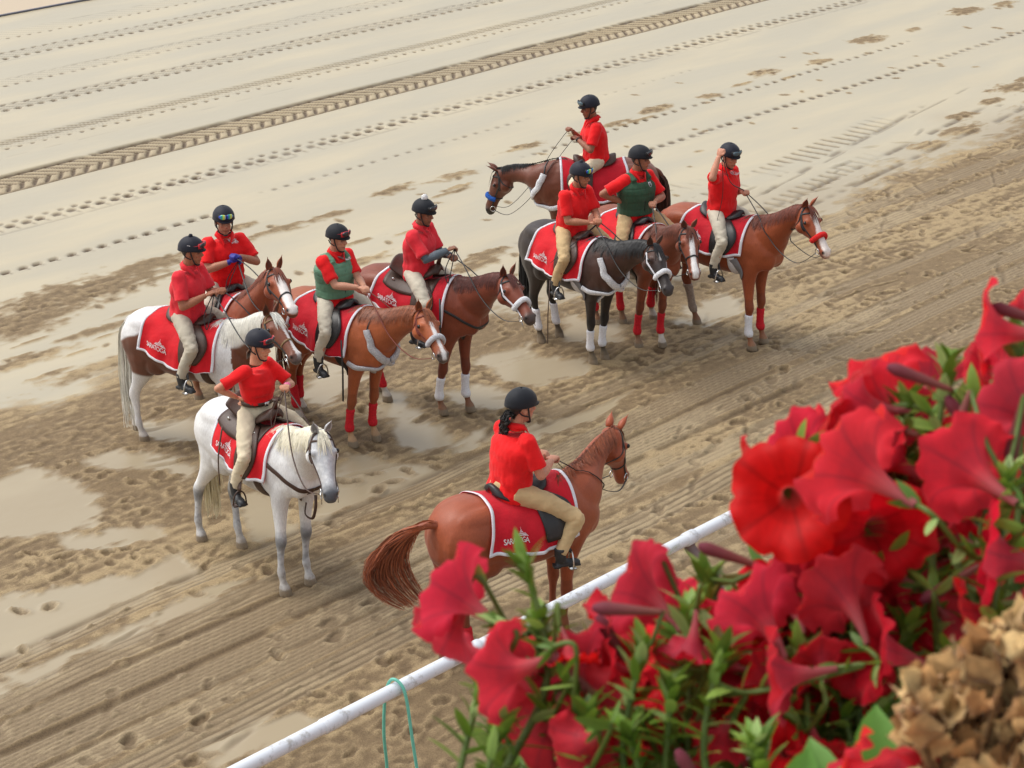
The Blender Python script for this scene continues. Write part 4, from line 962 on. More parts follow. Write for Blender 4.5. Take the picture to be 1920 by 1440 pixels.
for key, m_ in (('D', 'grey_felt'), ('C', 'grey_felt')):     # pale felt pad hanging below the cloth
    h = HZ[key]
    for sy in (-1, 1): h.strap('girth_pad', [(.36, sy*.32, 1.10), (.40, sy*.30, .99), (.42, sy*.22, .90), (.42, sy*.08, .86)], .10, .02, M[m_], n=18, parent=h.saddle)
# ------------------------------------------------------------------ riders
def rot(yaw=0, pitch=0, roll=0):
    return np.array(Matrix.Rotation(R(yaw), 3, 'Z') @ Matrix.Rotation(R(pitch), 3, 'Y') @ Matrix.Rotation(R(roll), 3, 'X'))
def ik(a, b, l1, l2, pole):
    a, b = V3(a), V3(b); d = b-a; L = np.linalg.norm(d); mx = (l1+l2)*.985
    if L > mx: b = a+d/L*mx; d = b-a; L = mx
    u = d/L; x = (l1*l1-l2*l2+L*L)/(2*L); h = math.sqrt(max(1e-6, l1*l1-x*x))
    p = V3(pole)-u*np.dot(pole, u); return a+u*x+unit(p)*h, b
def vest_mat(m):
    k = m.node_tree; return m
class Rider:
    def __init__(s, hk, label, lean=4, side=0, tyaw=0, hyaw=0, hpitch=8, hands=None, poles=None, knee=None, ankle=None, shirt='red_shirt', pants='stone', skin=(150, 96, 72), helmet='helmet', lens='lens_dark', frame='strap', pom=None, gog=True, size=1., px=.0, sleeve=None, vest=None, hair=None, glove=None, band=None, helmband=None, boot='boot', female=False, gripcurl=1.):
        h = HZ[hk]; s.h = h; S = size; hz = (h.s-1)*1.55
        Pc = V3((px, 0, 1.585+hz)); M_t = rot(tyaw, lean, side); up = M_t@V3((0, 0, 1)); up_s = rot(tyaw*.3, lean*.6, side*.6)@V3((0, 0, 1))
        fw = M_t@V3((1, 0, 0)); lt = M_t@V3((0, 1, 0)); fw0 = rot(tyaw*.4)@V3((1, 0, 0)); lt0 = rot(tyaw*.4)@V3((0, 1, 0))
        TS = S*.93; waist = Pc+up_s*.14*TS; chest = waist+up*.20*TS; nb = waist+up*.375*TS
        HM = rot(hyaw, hpitch*.6+lean*.3-3, side*.4); hc = nb+up*.068*S+HM@V3((.035, 0, .085))*S
        sk = np.array(lin(*skin)); f_ = .87 if female else 1.
        sh = {y: nb-up*.068*S+lt*y*.172*S*f_ for y in (-1, 1)}; hp = {y: Pc+lt0*y*.10*S+V3((0, 0, -.02)) for y in (-1, 1)}
        hands = hands or {}; poles = poles or {}; knee = knee or {}; ankle = ankle or {}
        HT = {-1: V3(hands.get(-1, (.40, -.06, 1.86)))+V3((0, 0, hz)), 1: V3(hands.get(1, (.42, .06, 1.86)))+V3((0, 0, hz))}
        for y in (-1, 1):
            if HT[y][0] > .18: HT[y] = HT[y]-V3((.03, 0, .06))
        EL, WR = {}, {}
        for y in (-1, 1):
            e, w_ = ik(sh[y], HT[y], .285*S, .25*S, poles.get(y, (-.7, y*.6, -.6))); EL[y], WR[y] = e, w_
        s.hand = {}
        KN = {y: V3((knee.get(y, knee.get(0, (.30, .37, 1.36)))))*V3((1, y, 1)) for y in (-1, 1)}; AN = {y: V3((ankle.get(y, ankle.get(0, (.17, .395, 1.0)))))*V3((1, y, 1)) for y in (-1, 1)}
        # body
        g = Geo()
        def torso(gg, o, z0=-.10, z1=.40, sl_=1.):
            rows = [(-.14, .165, .13), (-.06, .172, .138), (.04, .166, .130), (.14, .166, .124), (.22, .178, .130), (.30, .195, .132), (.36, .198, .115), (.40, .160, .095), (.43, .100, .078), (.46, .062, .062)]
            rg = []
            for t, w_, d_ in catmull(rows, 22):
                if t < z0 or t > z1: continue
                k = np.clip((t-.05)/.15, 0, 1); c = (Pc+up_s*t*TS if t < .14 else waist+up*(t-.14)*TS); L_ = unit(lt0*(1-k)+lt*k); F_ = unit(fw0*(1-k)+fw*k)
                w2, d2 = (w_*f_+o)*S, (d_*f_+o)*S; bust = .02*S if female and .2 < t < .32 else 0
                rg.append([c+L_*w2*np.sign(cos(a))*abs(cos(a))**.85+F_*((d2+(bust if sin(a) > 0 else 0))*np.sign(sin(a))*abs(sin(a))**.9) for a in np.linspace(0, 2*pi, 22, endpoint=False)])
            gg.rings(rg)
        torso(g, -.025 if not female else -.045, z1=.42 if not female else .385)
        g.tube([nb-up*.03*S, nb+up*.04*S, hc-HM@V3((.02, 0, .05))*S], [.062*S, .055*S, .055*S], 14)
        hd = lambda x, y, z: hc+HM@V3((x, y, z))*S
        g.ell(hd(-.012, 0, .03), V3((.098, .078, .092))*S, 18, 12, HM); g.ell(hd(.022, 0, -.045), V3((.070, .060, .078))*S, 16, 10, HM)
        g.ell(hd(.060, 0, -.098), V3((.026, .030, .022))*S, 10, 8, HM); g.ell(hd(.068, 0, .030), V3((.024, .052, .014))*S, 10, 8, HM)
        g.tube([hd(.086, 0, .016), hd(.105, 0, -.012), hd(.112, 0, -.028)], [.011*S, .013*S, .016*S], 10); g.ell(hd(.100, 0, -.030), V3((.014, .020, .011))*S, 8, 6, HM)
        g.ell(hd(.086, 0, -.060), V3((.013, .025, .009))*S, 8, 6, HM); g.ell(hd(.082, 0, -.074), V3((.013, .021, .009))*S, 8, 6, HM)
        for y in (-1, 1):
            g.ell(hd(-.004, y*.078, -.008), V3((.020, .011, .031))*S, 10, 8, HM); g.ell(hd(.066, y*.036, -.020), V3((.022, .022, .018))*S, 8, 6, HM)
            a_ = .040 if not female else .032
            g.tube([sh[y], sh[y]*.5+EL[y]*.5, EL[y]], [a_*1.25*S, a_*1.15*S, a_*S], 14); g.tube([EL[y], EL[y]*.6+WR[y]*.4, WR[y]], [a_*1.02*S, a_*1.08*S, a_*.66*S], 14); g.ell(EL[y], (a_*S,)*3)
            s.make_hand(g, EL[y], WR[y], y, S)
            g.tube([hp[y], hp[y]*.5+KN[y]*.5, KN[y]], [.065*S, .06*S, .045*S], 12); g.tube([KN[y], KN[y]*.6+AN[y]*.4, AN[y], AN[y]+V3((.03, 0, -.05))], [.045*S, .045*S, .035*S, .035], 12)
        co, fs, nr = remeshed(g, .0078, 2, .5); col = np.tile(sk, (len(co), 1)); rel = (co-hc)@HM/S; x, yy, z = rel.T; hm = (np.abs(z) < .16)&(np.abs(x) < .14)&(np.abs(yy) < .1)
        dk = lambda c, r, e=.004: 1-sm(r-e, r+e, np.linalg.norm((rel-V3(c))*V3((1, 1, 1.5)), axis=1))
        lip = 1-sm(.004, .009, np.abs(z+.066)); col = mixc(col, sk*V3((.7, .36, .36)), lip*(np.abs(yy) < .030)*(x > .07)*hm)
        for y in (-1, 1):
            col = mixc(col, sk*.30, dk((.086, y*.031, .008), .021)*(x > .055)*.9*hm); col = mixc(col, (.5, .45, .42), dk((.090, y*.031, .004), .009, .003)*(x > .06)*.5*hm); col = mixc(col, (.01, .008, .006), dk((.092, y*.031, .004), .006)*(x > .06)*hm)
            col = mixc(col, (.02, .014, .01), (1-sm(.003, .007, np.abs(z-.026-.1*abs(.035-np.abs(yy)))))*(np.abs(yy-y*.034) < .022)*(x > .055)*hm*.95)
        if not female: col = mixc(col, sk*.55, (z < -.06)*(x > -.01)*hm*.35)
        col = mixc(col, sk*V3((1.12, .82, .8)), hm*np.exp(-((z+.022)/.02)**2)*(x > .03)*.35)
        col = mixc(col, (.018, .013, .010) if not female else lin(92, 58, 36), hm*(x < -.035+z*.5)*(z > -.075)*1.)
        if glove is not None:
            gy = glove; m = np.linalg.norm(co-(WR[gy]+unit(WR[gy]-EL[gy])*.05), axis=1) < .085; col = mixc(col, lin(32, 44, 150), m*1.)
        root = mesh_obj('person', co, fs, M['skin'], None, True, col); root.location = h.obj_loc; root.rotation_euler = (0, 0, h.hd); s.root = root
        tag(root, label, 'rider', 'riders on the horses')
        # shirt
        g = Geo(); torso(g, .022 if not female else .014, -.135 if not female else .085, .45 if not female else .42); 
        for y in (-1, 1):
            e = EL[y]*.80+sh[y]*.20 if sleeve is None else EL[y]*.84+sh[y]*.16; j = -.012 if female else 0
            g.tube([sh[y]-lt*y*.05, sh[y], sh[y]*.5+e*.5, e], [.070*S+j, .074*S+j, .070*S+j, .072*S+j], 16); g.ell(sh[y]+up*.005, V3((.070, .070, .066))*S*f_)
        if not female: g.tube([nb-up*.02*S, nb+up*.026*S], [.082*S, .072*S], 16)
        co2, fs2, nr2 = remeshed(g, .0115, 3, .5)
        fz = n3(co2, 26, ord(hk) % 97+3)*.0075+n3(co2*V3((1, 1, .4)), 62, 9)*.0035; low = 1-sm(.0, .22, (co2-Pc)@up_s)
        co2 = co2+nr2*(fz*(1+low*1.6))[:, None]
        sho = mesh_obj('shirt', co2, fs2, M[shirt], root)
        if not female:
            g = Geo(); ca = []
            for sy in (-1, 1):
                A0 = nb+up*.035*S
                pts = [A0-fw*.066*S+lt*sy*.01, A0+lt*sy*.070*S+up*.0, A0+fw*.06*S+lt*sy*.045*S-up*.035*S, A0+fw*.098*S+lt*sy*.03*S-up*.085*S]
                pts = catmull(pts, 12); o = len(g.v)
                for i, p in enumerate(pts):
                    out = unit(p-A0+up*.0); g.v.append(tuple(p+out*.004+up*.012)); g.v.append(tuple(p+out*.030*S-up*.026*S))
                for i in range(11): g.f.append((o+2*i, o+2*i+1, o+2*i+3, o+2*i+2))
            q = g.obj('collar', M[shirt], sho); q.modifiers.new('t', 'SOLIDIFY').thickness = .006
        if hk in 'GDF':     # small chest print
            c = chest+lt*.085*S+fw*.148*S+up*.09*S; g = Geo()
            v, f, w_ = text_tris('SARATOGA'); bv = BVHTree.FromPolygons([tuple(p) for p in co2], fs2)
            def pl(u_, v_):
                p = chest+lt*(.12-u_)*S+up*(.10+v_)*S+fw*.3; hit = bv.ray_cast(Vector(p), Vector(-fw))[0]; return (V3(hit) if hit is not None else p-fw*.16)+fw*.003
            g.add([pl(a*.085, b*.022) for a, b in v], f); o = len(g.v)
            g.add([pl(.03, .02), pl(.065, .02), pl(.0475, .042)], [(0, 1, 2)]); g.obj('chest_print', M['logo'], sho, smooth=False)
        if vest:
            g = Geo(); torso(g, .046, -.03, .425)
            for y in (-1, 1): g.tube([sh[y]*.62+nb*.38+fw*.10*S-up*.03, sh[y]*.62+nb*.38+up*.035*S, sh[y]*.62+nb*.38-fw*.10*S-up*.03], [.04, .034, .04], 12, up=tuple(lt))
            cv, fv, nv = remeshed(g, .0115, 3, .5); rel2 = (cv-Pc); a_ = rel2@up; b_ = rel2@lt; seam = np.minimum(np.abs(np.mod(a_+.03, .085)-.0425), .03)/.03
            seamv = np.minimum(np.abs(np.mod(b_+.035, .07)-.035)/.012, 1); cv = cv-nv*((1-sm(0, .4, seam))*.006+(1-seamv)*.004)[:, None]
            vo = mesh_obj('vest', cv, fv, M[vest], root)
            g = Geo(); g.tube([Pc+up*t*S+fw*(.165+.0*t)*S*(1 if t < .3 else .96) for t in (.02, .12, .22, .32)], .005, 6); g.obj('zip', M['strap'], vo)
            if vest == 'vest_dark':
                bv = BVHTree.FromPolygons([tuple(p) for p in cv], fv)
                def pl(u_, v_):
                    p = chest+lt*(.085-u_)*S+up*(.045+v_)*S+fw*.3; hit = bv.ray_cast(Vector(p), Vector(-fw))[0]; return (V3(hit) if hit is not None else p-fw*.14)+fw*.003
                g = Geo(); n = 5
                out = [(-.020, .028), (-.020, -.004), (-.012, -.02), (0, -.028), (.012, -.02), (.020, -.004), (.020, .028), (0, .024)]
                g.v = [tuple(pl(a, b)) for a, b in out]; g.f = [tuple(range(8))]; g.obj('badge', M['white_trim'], vo, smooth=False)
                g = Geo(); g.tube([pl(0, -.02)+fw*.003, pl(0, .02)+fw*.003], .003, 5); g.tube([pl(-.01, .012)+fw*.003, pl(.01, .012)+fw*.003], .003, 5); g.obj('emblem', M['vest_dark'], vo)
        if sleeve:
            g = Geo()
            for y in (-1, 1): g.tube([EL[y]*.6+sh[y]*.4, EL[y], EL[y]*.5+WR[y]*.5, WR[y]+unit(WR[y]-EL[y])*.005], [.052, .050, .050, .036], 14)
            c3, f3, n_ = remeshed(g, .01, 2); c3 = c3+n_*(n3(c3, 60, 4)*.003)[:, None]; mesh_obj('undershirt', c3, f3, M[sleeve], root)
        # trousers
        g = Geo(); g.ell(Pc-V3((.015, 0, .01)), V3((.145, .162, .118))*S, 18, 12)
        for y in (-1, 1):
            hpp = hp[y]; k = KN[y]; mid = (hpp+k)/2+V3((0, y*.02, .02))
            g.tube([hpp-V3((.03, 0, 0)), mid, k], [.094*S, .082*S, .066*S], 16); g.ell(k, (.067*S,)*3); b = AN[y]
            g.tube([k, k*.6+b*.4+V3((-.015, 0, 0)), b+V3((-.005, 0, .02))], [.065*S, .062*S, .052*S], 16)
        c4, f4, n4 = remeshed(g, .0115, 3, .5); dk_ = np.minimum(*[np.linalg.norm(c4-KN[y], axis=1) for y in (-1, 1)])
        ww = n3(c4*V3((1, 1, 1.8)), 34, 5)*.0045+n3(c4, 70, 6)*.002; ww = ww*(1+1.6*np.exp(-(dk_/.14)**2)); c4 = c4+n4*ww[:, None]
        mesh_obj('trousers', c4, f4, M[pants], root)
        if female or hk == 'H':
            g = Geo(); cz = Pc+up_s*.095*S
            if female:
                rg = [[cz+up_s*dz+lt0*(.158*.9+o)*cos(a)+fw0*(.124*.9+o)*sin(a) for a in np.linspace(0, 2*pi, 28, endpoint=False)] for dz, o in ((-.02, .008), (-.018, .02), (.018, .02), (.02, .008))]
                g.rings(rg); q = g.obj('belt', M['leather'], root); g = Geo(); g.box(cz+fw0*.135, (.008, .024, .02), rot(tyaw*.4)); g.obj('buckle', M['metal'], q)
        # boots
        for y in (-1, 1):
            a = AN[y]; tf = rot(y*14, 4)@V3((1, 0, 0)); tl = np.cross((0, 0, 1), tf); MM = np.stack([tf, tl, (0, 0, 1)], 1)
            g = Geo(); g.tube([a+V3((0, 0, .075)), a, a+V3((.01, 0, -.05))], [.054, .050, .046], 14)
            g.ell(a+tf*.035+V3((0, 0, -.062)), (.085, .038, .032), 14, 8, MM); g.ell(a+tf*.11+V3((0, 0, -.066)), (.075, .042, .030), 14, 8, MM); g.box(a+tf*.06+V3((0, 0, -.088)), (.12, .038, .009), MM); g.box(a-tf*.035+V3((0, 0, -.10)), (.028, .033, .014), MM)
            c5, f5, _ = remeshed(g, .009, 2); mesh_obj('boot', c5, f5, M[boot], root)
            # stirrup hangs from the saddle
            b = a+tf*.10+V3((0, 0, -.108)); st = Geo()
            arch = [b+tl*.062*cos(q)+V3((0, 0, .135))*sin(q)**.8 for q in np.linspace(.0, pi, 17)]
            st.tube(arch, .0075, 8, up=tuple(tf)); st.box(b+V3((0, 0, .0)), (.028, .066, .007), MM)
            so_ = st.obj('stirrup', M['metal'] if hk != 'I' else M['leather'], h.saddle)
            top = V3(h.cloth_at(.16, .30, y, .05))*h.s; g = Geo(); q0 = arch[8]; kk = V3((KN[y][0]-.06, y*(abs(KN[y][1])-.01), KN[y][2]-.12))
            pts = catmull([top, top*.45+q0*.55+V3((-.035, y*-.02, 0)), q0], 12); g.tube(pts, .016 if hk not in 'IE' else .032, 8, up=(0, 1, 0), flat=.3); g.obj('stirrup_leather', M['black_leather'] if hk not in 'IE' else M['leather'], h.saddle)
        # helmet
        s.helmet(root, hd, HM, S, M[helmet], lens, frame, pom, gog, hk, helmband)
        s.WR, s.EL, s.hc, s.HM, s.S = WR, EL, hc, HM, S
        if band:
            y = 1 if hk == 'I' else 1; d = unit(WR[y]-EL[y]); g = Geo(); g.tube([WR[y]-d*.012, WR[y]+d*.006], [.034, .034], 14); g.obj('wristband', M[band], root)
        if hair == 'tail':
            g = Geo(); cols = []; r_ = np.random.default_rng(4); hcx = lambda *a: hd(*a)
            for i in range(260):
                a = r_.uniform(0, 6.28); r0 = r_.uniform(0, .042); P = catmull([hd(-.10, cos(a)*r0, -.02), hd(-.14, cos(a)*r0*1.4, -.07), hd(-.14, .02+cos(a)*r0*1.6, -.15), hd(-.13, .05+cos(a)*r0*1.5, -.24*r_.uniform(.75, 1.1))], 14)
                t = np.arange(14); P = P+np.outer(np.sin(t*1.6+a)*.015, V3((0, 1, 0)))+np.outer(np.cos(t*1.4+a*2)*.008+sin(a)*r0*.6, V3((1, 0, 0)))
                h.ribbon(g, P/h.s, .006, .5, side=V3((r_.normal(), r_.normal(), .2)), cols=cols, c=V3((.012, .010, .010))*r_.uniform(.6, 1.6))
            g.obj('ponytail', M['hair'], root, True, np.array(cols))
        if hair == 'bun':
            g = Geo(); cols = []; r_ = np.random.default_rng(5)
            for i in range(70):
                a = r_.uniform(-1, 1); P = catmull([hd(-.06, .07*a, -.02), hd(-.10, .05*a, -.07), hd(-.115, .03*a, -.10), hd(-.10, .05*a, -.14)], 10); h.ribbon(g, P/h.s, .008, .4, side=V3((.2, 1, .2)), cols=cols, c=np.array(lin(100, 64, 40))*r_.uniform(.6, 1.4))
            g.obj('hair', M['hair'], root, True, np.array(cols))
    def make_hand(s, g, E, W, y, S):
        d = unit(W-E); dn = V3((0, 0, -1)); lat = unit(np.cross(d, dn)); n_ = unit(np.cross(lat, d)); 
        if np.dot(n_, dn) < 0: n_ = -n_
        c = W+d*.048*S; MM = np.stack([d, lat, n_], 1); g.ell(c, V3((.050, .040, .019))*S, 12, 8, MM); b = W+d*.085*S
        for i, (o, L) in enumerate(((-.029, .85), (-.010, 1.), (.010, 1.), (.029, .82))):
            p0 = W+d*.06*S+lat*o*S; p1 = b+lat*o*1.05*S; p2 = p1+(d*.55+n_*.83)*.036*L*S; p3 = p2+(-d*.6+n_*.8)*.026*L*S; p4 = p3+(-d*.98+n_*.1)*.018*L*S
            g.tube([p0, p1, p2, p3, p4], [.0115*S, .0115*S, .0105*S, .0095*S, .008*S], 8, up=tuple(lat))
        sd_ = -y if abs(lat[1]) > .3 and lat[1] > 0 else y; sd_ = sd_ if True else 1
        t0 = W+d*.025*S+lat*.024*sd_*S; t1 = t0+(d*.5+lat*sd_*.75)*.034*S; t2 = t1+(d*.85+n_*.45)*.030*S; t3 = t2+(d*.5+n_*.8-lat*sd_*.3)*.022*S
        g.tube([t0, t1, t2, t3], [.014*S, .012*S, .011*S, .009*S], 8)
        s.hand[y] = b+n_*.020*S-d*.005
    def helmet(s, root, hd, HM, S, mat, lens, frame, pom, gog, hk, helmband):
        rg = []
        for i in range(12):
            th = i/11*1.74; r = sin(th); z = cos(th); rr = []
            for a in np.linspace(0, 2*pi, 30, endpoint=False):
                x = .122*r*cos(a); yv = .101*r*sin(a); zz = .050+.108*z
                if i == 11: x *= 1.04; yv *= 1.04
                zz += .012*cos(a)*(1-z)*.5; rr.append(hd(x-.008, yv, zz))
            rg.append(rr)
        rg = [[hd(-.008+.004*cos(a), .004*sin(a), .1585) for a in np.linspace(0, 2*pi, 30, endpoint=False)]]+rg[1:]
        g = Geo(); g.rings(rg, False); g.f.append(tuple(range(30))); q = g.obj('helmet', mat, root); q.modifiers.new('t', 'SOLIDIFY').thickness = .010
        g = Geo(); P = []        # short peak
        for a in np.linspace(-1.05, 1.05, 17):
            z = .050+.108*cos(1.74)+.012*cos(a)*.6; k = cos(a/1.05*pi/2)**.6
            P.append([hd((.120)*cos(a)-.008, .100*sin(a), z+.010), hd((.122+.030*k)*cos(a)-.008, (.102+.010*k)*sin(a), z-.004)])
        g.v = [tuple(p) for r in P for p in r]; g.f = [(2*i, 2*i+1, 2*i+3, 2*i+2) for i in range(16)]; pk = g.obj('peak', mat, q); pk.modifiers.new('t', 'SOLIDIFY').thickness = .008
        if helmband:
            g = Geo(); g.rings([[hd((.121+o)*cos(a)-.008, (.100+o)*sin(a), z+.016+.012*cos(a)*.5) for a in np.linspace(0, 2*pi, 30, endpoint=False)] for z, o in ((.016, .002), (.016, .008), (.030, .008), (.030, .002))]); g.obj('helmet_band', M['white_trim'], q)
        if hk == 'H':
            g = Geo(); pts = [hd(*(V3((.02+a, -.095-.0*b, .082+b)))) for a, b in ((-.02, -.02), (.02, -.02), (.02, .02), (-.02, .02))]; g.tube([hd(.0, -.092, .085), hd(.0, -.1005, .085)], [.022*S, .022*S], 4, up=tuple(HM@V3((.7, 0, .7)))); g.obj('sticker', M['logo'], q, smooth=False)
        if hk == 'J':
            v, f, w_ = text_tris('EQUITATION')
            g = Geo(); A0 = 2.35
            def pl(u_, v_):
                a = A0+(u_-.5)*.95; return hd(-.008+.1265*cos(a), .105*sin(a), .050+v_)
            g.add([pl(a, b*.012) for a, b in v], f) if False else None
            g.rings([[pl(t, z) for z in (.0, .009)]+[pl(t, .009)-0*unit(V3((1, 0, 0)))] for t in np.linspace(0, 1, 10)], False); g.obj('maker_strip', M['white_trim'], q, smooth=False)
        if pom:
            g = Geo(); c = hd(-.01, 0, .180 if pom == 'white_pom' else .168); r = .036 if pom == 'white_pom' else .024; g.ell(c, (r, r, r), 14, 10); v = np.array(g.v); v = v+(v-c)*(n3(v, 160, 3)*.25)[:, None]; g.v = [tuple(p) for p in v]; g.obj('pompom', M[pom], q)
        if gog:
            g = Geo(); zf = lambda a: .072+.018*cos(a)
            g.rings([[hd((.123+o)*cos(a)-.008, (.102+o)*sin(a), zf(a)+z) for a in np.linspace(0, 2*pi, 30, endpoint=False)] for z, o in ((-.011, -.006), (-.011, .002), (.011, .002), (.011, -.006))]); gs = g.obj('goggles', M['strap'] if frame == 'strap' else M[frame], q)
            g = Geo(); rg = []
            for a in np.linspace(-.72, .72, 15):
                hgt = .034*(1-.25*abs(a)/.72)*(1-.45*np.exp(-(a/.10)**2)); c = hd((.127)*cos(a)-.008, .106*sin(a), zf(a)); nrm = HM@unit(V3((cos(a), sin(a), .35))); u = HM@V3((0, 0, 1))
                rg.append([c+nrm*(.012*cos(b)+.006)*S+u*hgt*sin(b)*S for b in np.linspace(0, 2*pi, 12, endpoint=False)])
            g.rings(rg); g.obj('lens_frame', M['strap'] if frame == 'strap' else M[frame], gs)
            for sy in (-1, 1):
                g = Geo(); rg = []
                for a in np.linspace(.035, .62, 10):
                    hgt = .028*sin(pi*np.clip((a+.10)/.76, 0, 1))**.5; c = hd(.127*cos(a)-.008, .106*sin(a)*sy, zf(a)); nrm = HM@unit(V3((cos(a), sin(a)*sy, .35))); u = HM@V3((0, 0, 1))
                    rg.append([c+nrm*(.010*cos(b)+.013)*S+u*hgt*sin(b)*S for b in np.linspace(0, 2*pi, 10, endpoint=False)])
                g.rings(rg); g.obj('lens', M[lens], gs)
        g = Geo()
        for sy in (-1, 1): g.tube(catmull([hd(.015, sy*.088, .03), hd(.03, sy*.077, -.04), hd(.05, sy*.055, -.10), hd(.055, 0, -.125)], 14), .0065*S, 6); g.tube(catmull([hd(-.06, sy*.080, .0), hd(-.03, sy*.085, -.03), hd(.02, sy*.080, -.05)], 8), .006*S, 6)
        g.ell(hd(.060, 0, -.122), V3((.022, .028, .011))*S, 10, 8, HM); g.obj('chin_strap', M['strap'], q)
RD = {}
def rider(k, *a, **kw): RD[k] = Rider(k, *a, **kw); return RD[k]
rider('A', 'rearmost rider in a red polo, facing left on the dark bay horse', lean=6, hyaw=22, hpitch=16, hands={1: (.27, .12, 1.90), -1: (.33, -.02, 1.97)}, poles={1: (-.6, .9, -.5)}, pants='beige', skin=(146, 92, 68), lens='lens_blue', tyaw=8, band='strap', size=1.03)
rider('B', 'rider in dark green vest over red shirt, hand on hip, behind the black horse', lean=2, hyaw=36, hpitch=4, tyaw=6, hands={-1: (.02, -.20, 1.76), 1: (.30, .10, 1.84)}, poles={-1: (-.3, -1, .0), 1: (-.4, .8, -.3)}, pants='khaki', skin=(162, 108, 82), vest='vest_dark', lens='lens_dark', size=1.05, helmet='helmet_black')
rider('C', 'rider in red v-neck shirt and tan trousers on the black horse', lean=10, hyaw=16, hpitch=8, hands={-1: (.38, -.07, 1.80), 1: (.42, .02, 1.84)}, poles={-1: (-.5, -.5, -.3), 1: (-.5, .5, -.3)}, pants='khaki', skin=(176, 116, 88), lens='lens_mirror', frame='strap', pom='helmet', knee={0: (.26, .37, 1.33)}, ankle={0: (.14, .40, 0.97)}, size=1.02, px=-.03)
rider('D', 'rider lifting the reins beside his head, on the chestnut horse farthest right', lean=4, side=0, hyaw=-14, hpitch=20, hands={-1: (.12, -.31, 2.30), 1: (.24, .12, 1.86)}, poles={-1: (.2, -1, -.7)}, pants='stone', skin=(196, 136, 110), lens='lens_blue', knee={0: (.25, .37, 1.33)}, ankle={0: (.16, .40, 0.98)}, size=1.03)
rider('E', 'rider with white pompom helmet and grey undersleeves on the reddish bay horse', lean=4, hyaw=-4, hpitch=14, hands={-1: (.42, -.05, 1.93), 1: (.40, .05, 1.84)}, poles={-1: (-.6, -.7, -.6)}, pants='stone', skin=(150, 100, 76), pom='white_pom', sleeve='sleeve_grey', lens='lens_dark', helmband=True, shirt='red_shirt_pale', helmet='helmet_black', size=1.02)
rider('F', 'rider in pale green vest over red shirt on the chestnut with fleece breast collar', lean=3, hyaw=12, hpitch=10, hands={-1: (.43, -.04, 1.84), 1: (.44, .03, 1.84)}, poles={-1: (-.6, -.6, -.5)}, pants='stone', skin=(196, 140, 114), vest='vest_light', frame='frame_red', knee={0: (.24, .37, 1.33)}, ankle={0: (.14, .40, 0.97)}, helmet='helmet_black', px=-.02)
rider('G', 'rider with blue glove and mirrored goggles facing the camera behind the pinto horse', lean=2, hyaw=-14, hpitch=10, hands={-1: (.30, -.06, 1.93), 1: (.30, .05, 1.97)}, poles={-1: (-.3, -1, -.5), 1: (-.3, 1, -.5)}, pants='stone', skin=(176, 122, 96), lens='lens_mirror', glove=-1, size=1.06, tyaw=-6)
rider('H', 'rider in faded red polo with a sticker on his helmet, on the pinto horse', lean=5, hyaw=16, hpitch=6, hands={-1: (.30, -.10, 1.90), 1: (.36, .06, 1.92)}, poles={-1: (-.7, -.7, -.5)}, pants='grey_khaki', skin=(168, 108, 80), shirt='red_shirt_pale', pom='helmet', frame='frame_red', helmband=True, knee={0: (.25, .37, 1.33)}, ankle={0: (.12, .40, 0.98)}, size=1.04, px=-.03)
rider('I', 'woman in red t-shirt and beige breeches, hand on hip, on the white horse', lean=1, hyaw=20, hpitch=14, tyaw=8, hands={-1: (-.08, -.19, 1.74), 1: (.34, .10, 1.95)}, poles={-1: (-.2, -1, -.1), 1: (-.5, .7, -.4)}, pants='beige', skin=(206, 146, 116), female=True, hair='bun', frame='frame_red', band='pink', helmband=True, knee={0: (.27, .37, 1.33)}, ankle={0: (.14, .40, 0.98)}, px=-.02)
rider('J', 'long-haired rider in red shirt seen from behind, nearest the white rail', lean=8, hyaw=-8, hpitch=4, hands={-1: (.32, -.12, 1.82), 1: (.32, .12, 1.82)}, poles={-1: (-.6, -.7, -.5), 1: (-.6, 1.1, -.4)}, pants='khaki', skin=(196, 138, 112), gog=False, hair='tail', knee={0: (.38, .38, 1.33)}, ankle={0: (.20, .40, 1.03)}, size=1.08, px=-.05, helmet='helmet_black')

# ------------------------------------------------------------------ reins, crops
def reins(k, mat, loop=True, extra=0.):
    h, r = HZ[k], RD[k]
    for sy in (-1, 1):
        a = V3(h.bitpt[sy]); b = r.hand[sy if k not in 'DBI' else (1)]+V3((0, sy*.01, 0)); mid = a*.5+b*.5+V3((0, sy*.10, -.13-extra)); m2 = a*.2+b*.8+V3((0, sy*.05, -.03-extra*.4)); m1 = a*.8+b*.2+V3((0, sy*.08, -.12-extra))
        P = catmull([a, m1, mid, m2, b], 34)
        for i in range(2, 32):
            loc, n_, _, _ = h.bvh.find_nearest(Vector(P[i]/h.s)); lc, nn = V3(loc)*h.s, V3(n_); d = np.dot(P[i]-lc, nn)
            if d < .012 and np.linalg.norm(P[i]-lc) < .3: P[i] = lc+nn*.014
        g = Geo(); g.tube(P, .0075, 6, flat=.5); g.obj('rein', mat, h.root)
    if loop:
        b = r.hand[-1 if k in 'ACEFGHJ' else 1]; pts = [b, b+V3((.02, -.10, -.16)), b+V3((.0, -.16, -.34)), b+V3((-.05, -.12, -.20)), b+V3((0, 0, .01))]
        g = Geo(); g.tube(catmull(pts, 24), .006, 6, flat=.5); g.obj('rein_loop', mat, h.root)
for k in 'ABCDEFGHIJ': reins(k, M['black_leather'] if k not in 'FI' else M['red_leather' if k == 'F' else 'leather'], loop=k in 'GHEI', extra={'A': .10, 'D': .12, 'B': .05}.get(k, 0))
